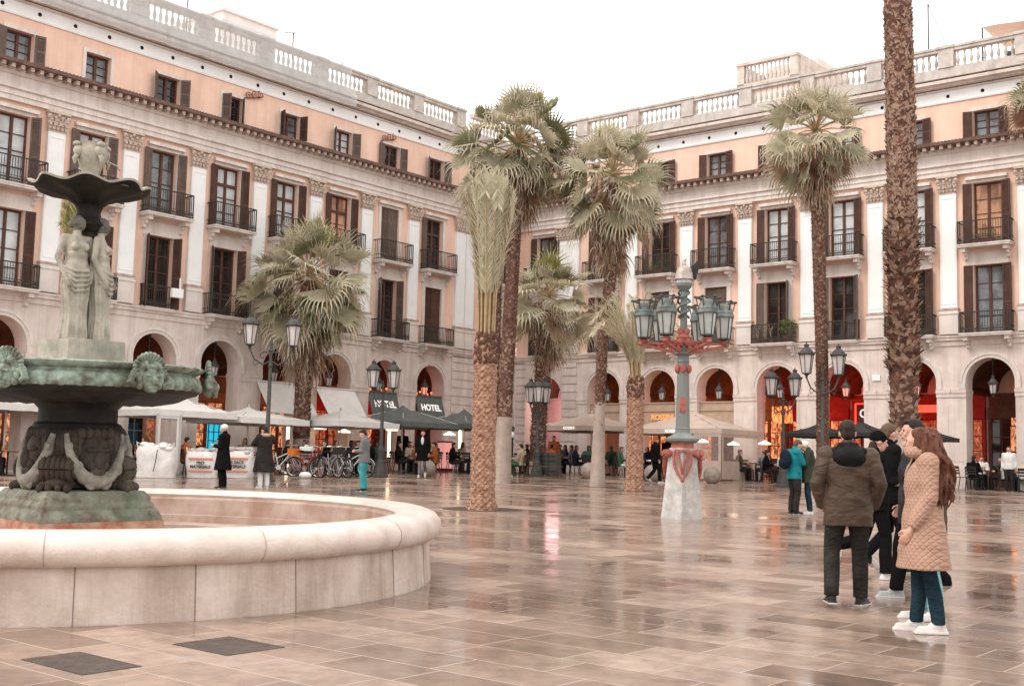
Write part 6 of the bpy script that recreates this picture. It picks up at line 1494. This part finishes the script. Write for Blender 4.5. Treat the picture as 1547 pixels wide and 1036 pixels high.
# man seen from behind, hands in his pockets, left foot just lifting
pk = dict(hR=(.095,0,.93), hL=(-.095,0,.93), eR=(.29,-.05,1.15), wR=(.225,.06,.91), eL=(-.29,-.05,1.15), wL=(-.225,.06,.91), sR=(.20,-.02,1.41), sL=(-.20,-.02,1.41), kR=(.115,.06,.50), aR=(.125,.10,.085), tR=(.20,.24,.035), kL=(-.15,.03,.51), aL=(-.175,-.16,.12), tL=(-.19,-.02,.045), hea=(0,.03,1.63), look=(.05,1,-.05))
person('man in a brown anorak with a black hood seen from behind', at_px(1281,11.75), R(-8), 1.75, pk, top='olive', hem=.75, bulk=1.12, leg='charcoal', legw=1.02, shoe=shoe_b, hair=hair_dk, vox=.0115, hood='hood', group=G2)
# woman in the quilted coat, in profile facing left
wq = dict(eR=(.225,-.02,1.12), wR=(.20,.09,.845), eL=(-.225,-.02,1.12), wL=(-.20,.13,.86), hea=(0,.045,1.59), look=(.22,1,.03), kR=(.09,.03,.5), aR=(.09,.05,.085), tR=(.11,.22,.035), aL=(-.07,-.10,.085), tL=(-.09,.07,.035), kL=(-.08,-.03,.5))
def _collar(r_, p):
    b = MB(); n = p['nec']; b.tube([n+V((.10*math.cos(a),.02+.10*math.sin(a),.045+.015*math.sin(a*2))) for a in [2*PI*i/20 for i in range(21)]], .055, 10); link('collar', _m(remesh(b, .012, 3), fab['beige']), r_)
person('woman in a long beige quilted coat with long auburn hair and white sneakers', at_px(1394,10.2), R(80), 1.71, wq, top='beige', hem=.53, bulk=1.08, coat=.035, leg='denim', legw=.86, shoe=shoe_w, hair=hair_br, style='wild', vox=.0115, group=G2,
       extra=lambda r_, p, J: (strap([(-.11,.10,-.03),(.04,.165,-.20),(.20,.10,-.36),(.215,-.02,-.42),(.14,-.15,-.30),(-.05,-.14,-.08)])(r_, p, J), _collar(r_, p)))


# the two people walking behind her
person('person with dark hair in a plaid jacket behind the woman in beige', at_px(1381,12.4), R(84), 1.80, dict(WALK, eR=(.22,-.08,1.14), wR=(.20,.08,.90)), top='plaid', hem=.72, bulk=1.0, leg='black', shoe=mat('grey_sneaker',(.30,.32,.31),.6), hair=hair_dk, vox=.0125, group=G2)
person('person in pale blue jeans hidden behind the woman in beige', at_px(1404,10.95), R(86), 1.69, dict(kR=(.09,.05,.5), aR=(.09,.08,.085), tR=(.1,.24,.035)), top='brown', hem=.78, bulk=.95, leg='jeans', legw=.95, flare=1.15, shoe=shoe_w, hair=hair_br, style='long', vox=.0125, group=G2)
# woman with beanie and phone striding right
st = dict(pel=(0,0,.93), kR=(.08,.10,.50), aR=(.08,.10,.085), tR=(.09,.28,.035), hL=(-.09,0,.92), kL=(-.09,-.10,.50), aL=(-.08,-.47,.34), tL=(-.09,-.50,.17), eR=(.20,.03,1.13), wR=(.08,.24,1.16), eL=(-.21,.02,1.13), wL=(-.08,.22,1.12), hea=(0,.045,1.615), look=(0,1,-.18), curl=.8, palmR=(-.6,-.2,.8), palmL=(.6,-.2,.8))
person('woman in black with a black beanie striding right and looking at her phone', at_px(1322,14.2), R(-88), 1.70, st, top='black', hem=.80, bulk=.98, leg='black', legw=.92, flare=1.25, shoe=shoe_w, hair=hair_dk, style='long', vox=.0125, hat=fab['black'], group=G2, extra=phone)
person('bearded man in black walking right beside the woman with the beanie', at_px(1343,15.0), R(-84), 1.80, dict(WALK, eR=(.22,-.06,1.13), wR=(.18,.12,.93), look=(-.25,1,-.05)), top='black', hem=.80, bulk=1.05, leg='black', legw=.95, shoe=shoe_b, hair=hair_md, vox=.0125, beard=True, group=G2)
# the hugging couple
def pack(root, p, J):
    b = MB(); c = p['che']+V((0,-.24,.0)); b.ell(c, (.16,.12,.24), 14, 10); b.ell(c+V((0,-.05,-.08)), (.13,.10,.12), 12, 8); link('backpack', _m(remesh(b, .02, 2), fab['navy']), root)
hug = dict(eR=(.22,.10,1.16), wR=(.10,.30,1.10), eL=(-.22,.10,1.16), wL=(-.10,.30,1.10), hea=(0,.10,1.57), nec=(0,.02,1.45), look=(0,1,-.45))
person('person in a teal jacket with a navy backpack hugging their partner', at_px(1200,27.0), R(-72), 1.68, hug, top='teal', hem=.80, leg='charcoal', legw=1.05, shoe=shoe_b, hair=hair_md, vox=.02, group=G2, extra=pack)
def bagx(root, p, J):
    b = MB(); b.ell(p['pel']+V((.20,.08,.05)), (.07,.14,.14), 10, 8); link('shoulder_bag', _m(remesh(b, .02, 2), fab['tan']), root); b = MB(); b.tube([p['pel']+V((.23,.06,.15)), p['che']+V((.12,.16,.05)), p['nec']+V((-.1,.05,-.02))], .025, 6); b.build('bag_strap', fab['tan'], root)
person('person in a dark green parka and pale knitted hat hugging their partner', at_px(1222,27.05), R(80), 1.66, hug, top='green', hem=.72, bulk=1.08, leg='denim', legw=.9, shoe=shoe_w, hair=hair_dk, vox=.02, hat=fab['white'], group=G2, extra=bagx)
def _shirt(p):
    b = MB(); b.ell(p['che']+V((0,.125,.10)), (.06,.05,.16)); return remesh(b, .02, 2)
# mid distance
person('man in a grey jumper and turquoise jeans looking at his phone', gx(550,33), R(80), 1.66, dict(eR=(.2,.02,1.13), wR=(.10,.25,1.12), eL=(-.2,.02,1.13), wL=(-.08,.25,1.12), look=(0,1,-.4), hea=(0,.06,1.61)), top='grey', hem=.80, leg='turq', shoe=shoe_b, hair=hair_dk, vox=.02, group=G2, extra=phone)
person('man in a long dark coat walking towards the camera', gx(638,45), R(176), 1.74, dict(WALK), top='black', hem=.62, coat=.02, leg='grey', legw=.8, shoe=shoe_w, hair=hair_dk, vox=.02, group=G2, extra=lambda r_, p, J: link('shirt', _m(_shirt(p), fab['white']), r_))
person('woman in a pale beanie and long black coat facing left', gx(337,32.5), R(80), 1.70, dict(eR=(.2,.0,1.13), wR=(.08,.26,1.16), eL=(-.2,.0,1.13), wL=(-.06,.26,1.16)), top='black', hem=.50, coat=.05, leg='black', shoe=shoe_b, hair=hair_dk, vox=.02, hat=fab['white'], group=G2)
def scarf(root, p, J):
    b = MB(); n = p['nec']; b.tube([n+V((.09*math.cos(a),.02+.10*math.sin(a),.0)) for a in [2*PI*i/16 for i in range(17)]], .06, 8); link('scarf', _m(remesh(b, .02, 2), fab['tan']), root)
    b = MB(); b.tube([p['wL']+V((0,.08,0)), p['wL']+V((-.05,.1,-.45)), p['wL']+V((0,.0,-.7))], .018, 6); b.build('hanging_strap', fab['rust'], root)
person('person in a dark cape with a tan scarf, arms folded up to the face', gx(399,33.2), R(35), 1.70, dict(eR=(.30,.10,1.30), wR=(.05,.24,1.34), eL=(-.30,.10,1.22), wL=(-.03,.26,1.20), look=(-.3,1,-.35), hea=(0,.07,1.60)), top='charcoal', hem=.45, coat=.06, bulk=1.1, leg='white', shoe=shoe_w, hair=hair_dk, vox=.02, group=G2, extra=scarf)
person('walker in dark clothes with a rust knitted hat near the ornate lamp', gx(990,45), R(-70), 1.70, dict(WALK), top='black', hem=.80, leg='black', shoe=shoe_w, vox=.025, hat=fab['rust'], group=G2)
person('person in a slate blue jacket standing left of the fountain pedestal', gx(52,37), R(-95), 1.74, dict(WALK), top='slate', hem=.80, leg='navy', shoe=shoe_b, hair=hair_md, vox=.025, group=G2)
person('person in an orange top standing by the red passage door', gx(836,54.5), R(170), 1.68, None, top='rust', hem=.85, leg='pink', shoe=shoe_b, hair=hair_dk, vox=.028, group=G2)
person('waiter in black standing on the terrace right of the short date palm', gx(1008,53.2), R(150), 1.76, None, top='black', hem=.80, leg='black', shoe=shoe_b, hair=hair_dk, vox=.028, group=G2)
person('person in white standing by the dark door at the right edge', Rp(4.85,1.3), R(150), 1.68, None, top='white', hem=.85, leg='charcoal', shoe=shoe_b, hair=hair_dk, vox=.028, group=G2)
person('dark clad person standing among the tables under the grey parasol', gx(607,52.5), R(30), 1.78, None, top='black', hem=.55, coat=.03, leg='black', shoe=shoe_b, hair=hair_dk, vox=.028, group=G2)
# seated: the reader on the stool and the diners
pz = gx(788,48.6); ch = dup(chA, None, pz, R(60), 'dark chair of the lone person seated before the pale pier')
ch['group'] = 'chairs on the terraces'
person('person in an olive jacket and green trousers seated alone before the pale pier', pz, R(60), 1.72, dict(kR=(.10,.45,.58), aR=(.02,.52,.20), tR=(.0,.68,.18)), SIT, top='tan', leg='forest', shoe=shoe_w, hair=hair_dk, vox=.022, group='people seated outdoors')
outs = [('black','charcoal','black'),('forest','white','moss green'),('navy','black','navy'),('rust','charcoal','rust coloured'),('grey','navy','grey'),('tan','denim','tan'),('brown','charcoal','brown'),('white','denim','white')]
protos = [person('seated diner', (0,0,-50), 0, 1.70, dict(look=(.15*(i % 3-1),1,-.1)), SIT, top=o[0], leg=o[1], shoe=shoe_b, hair=(hair_dk,hair_md,hair_br)[i % 3], style='long' if i % 3 == 2 else 'short', vox=.028, group='people seated outdoors') for i, o in enumerate(outs)]
rr = random.Random(12); usedp = set(); ns = {}
for i, (x, y, rz, nm) in enumerate(seats):
    if rr.random() < .22: continue
    k = rr.choice([0,0,2,4,6,3,5,0,1,7,2]); 
    if nm.endswith('right edge'): k = rr.choice([0,7]);
    if nm.endswith('right edge') and rr.random() < .5: continue
    lab = 'diner in a %s top seated on %s' % (outs[k][2], nm)
    if k not in usedp:
        usedp.add(k); q = protos[k]; q.location = (x,y,g(y)); q.rotation_euler = (0,0,rz); q['label'] = lab
    else: dup(protos[k], None, (x,y,g(y)), rz, lab)
for k, q in enumerate(protos):
    if k not in usedp:
        for c in list(q.children): bpy.data.objects.remove(c)
        bpy.data.objects.remove(q)
# ================================================================ sky, sun, camera
w = bpy.data.worlds.new('World'); S.world = w; w.use_nodes = True; nt = w.node_tree; N = nt.nodes; Lk = nt.links
EL, AZ = R(48), R(-115)                      # high soft sun behind thin cloud, from the left and a little behind the camera
bgn = N['Background']; sky = N.new('ShaderNodeTexSky'); sky.sky_type = 'NISHITA'; sky.sun_disc = False; sky.sun_elevation = EL; sky.sun_rotation = AZ; sky.dust_density = 4; sky.air_density = 1.0; sky.ozone_density = .6
Lk.new(sky.outputs['Color'], bgn.inputs['Color']); bgn.inputs['Strength'].default_value = .06
b2 = N.new('ShaderNodeBackground'); b2.inputs['Strength'].default_value = 1.0
tcw = N.new('ShaderNodeTexCoord'); nz = N.new('ShaderNodeTexNoise'); nz.inputs['Scale'].default_value = 1.6; nz.inputs['Detail'].default_value = 6; Lk.new(tcw.outputs['Generated'], nz.inputs['Vector'])
rp = N.new('ShaderNodeValToRGB'); rp.color_ramp.elements[0].position = .3; rp.color_ramp.elements[1].position = .75; rp.color_ramp.elements[0].color = (.93,.92,.905,1); rp.color_ramp.elements[1].color = (1.03,1.01,.985,1); Lk.new(nz.outputs['Fac'], rp.inputs['Fac']); Lk.new(rp.outputs['Color'], b2.inputs['Color'])
mx = N.new('ShaderNodeMixShader'); mx.inputs[0].default_value = .88; Lk.new(bgn.outputs[0], mx.inputs[1]); Lk.new(b2.outputs[0], mx.inputs[2]); Lk.new(mx.outputs[0], N['World Output'].inputs['Surface'])
sl = bpy.data.lights.new('Sun', 'SUN'); sl.energy = .9; sl.angle = R(25); sl.color = (1,.95,.90); so = bpy.data.objects.new('Sun', sl); COL.objects.link(so)
sd = Vector((math.sin(AZ)*math.cos(EL), math.cos(AZ)*math.cos(EL), math.sin(EL))); so.rotation_euler = sd.to_track_quat('Z','Y').to_euler()
cam = bpy.data.cameras.new('Camera'); cam.sensor_width = 36; cam.lens = 36*FPX/1547; cam.clip_end = 1000; cam.clip_start = .1; co = bpy.data.objects.new('Camera', cam); COL.objects.link(co)
cp, sp_ = math.cos(PITCH), math.sin(PITCH); f = Vector((0,cp,sp_)); u0 = Vector((0,-sp_,cp)); r0 = Vector((1,0,0)); c, s = math.cos(ROLL), math.sin(ROLL)
rt = r0*c+u0*s; up = u0*c-r0*s
co.matrix_world = Matrix(((rt.x,up.x,-f.x,0),(rt.y,up.y,-f.y,0),(rt.z,up.z,-f.z,CAMZ),(0,0,0,1))); S.camera = co
S.view_settings.view_transform = 'Standard'; S.view_settings.look = 'None'; S.view_settings.exposure = 1.1; S.view_settings.gamma = 1
S.cycles.max_bounces = 6; S.cycles.transparent_max_bounces = 8; S.cycles.use_denoising = True
S.cycles.sample_clamp_indirect = 4
bpy.data.scenes.remove(TS)
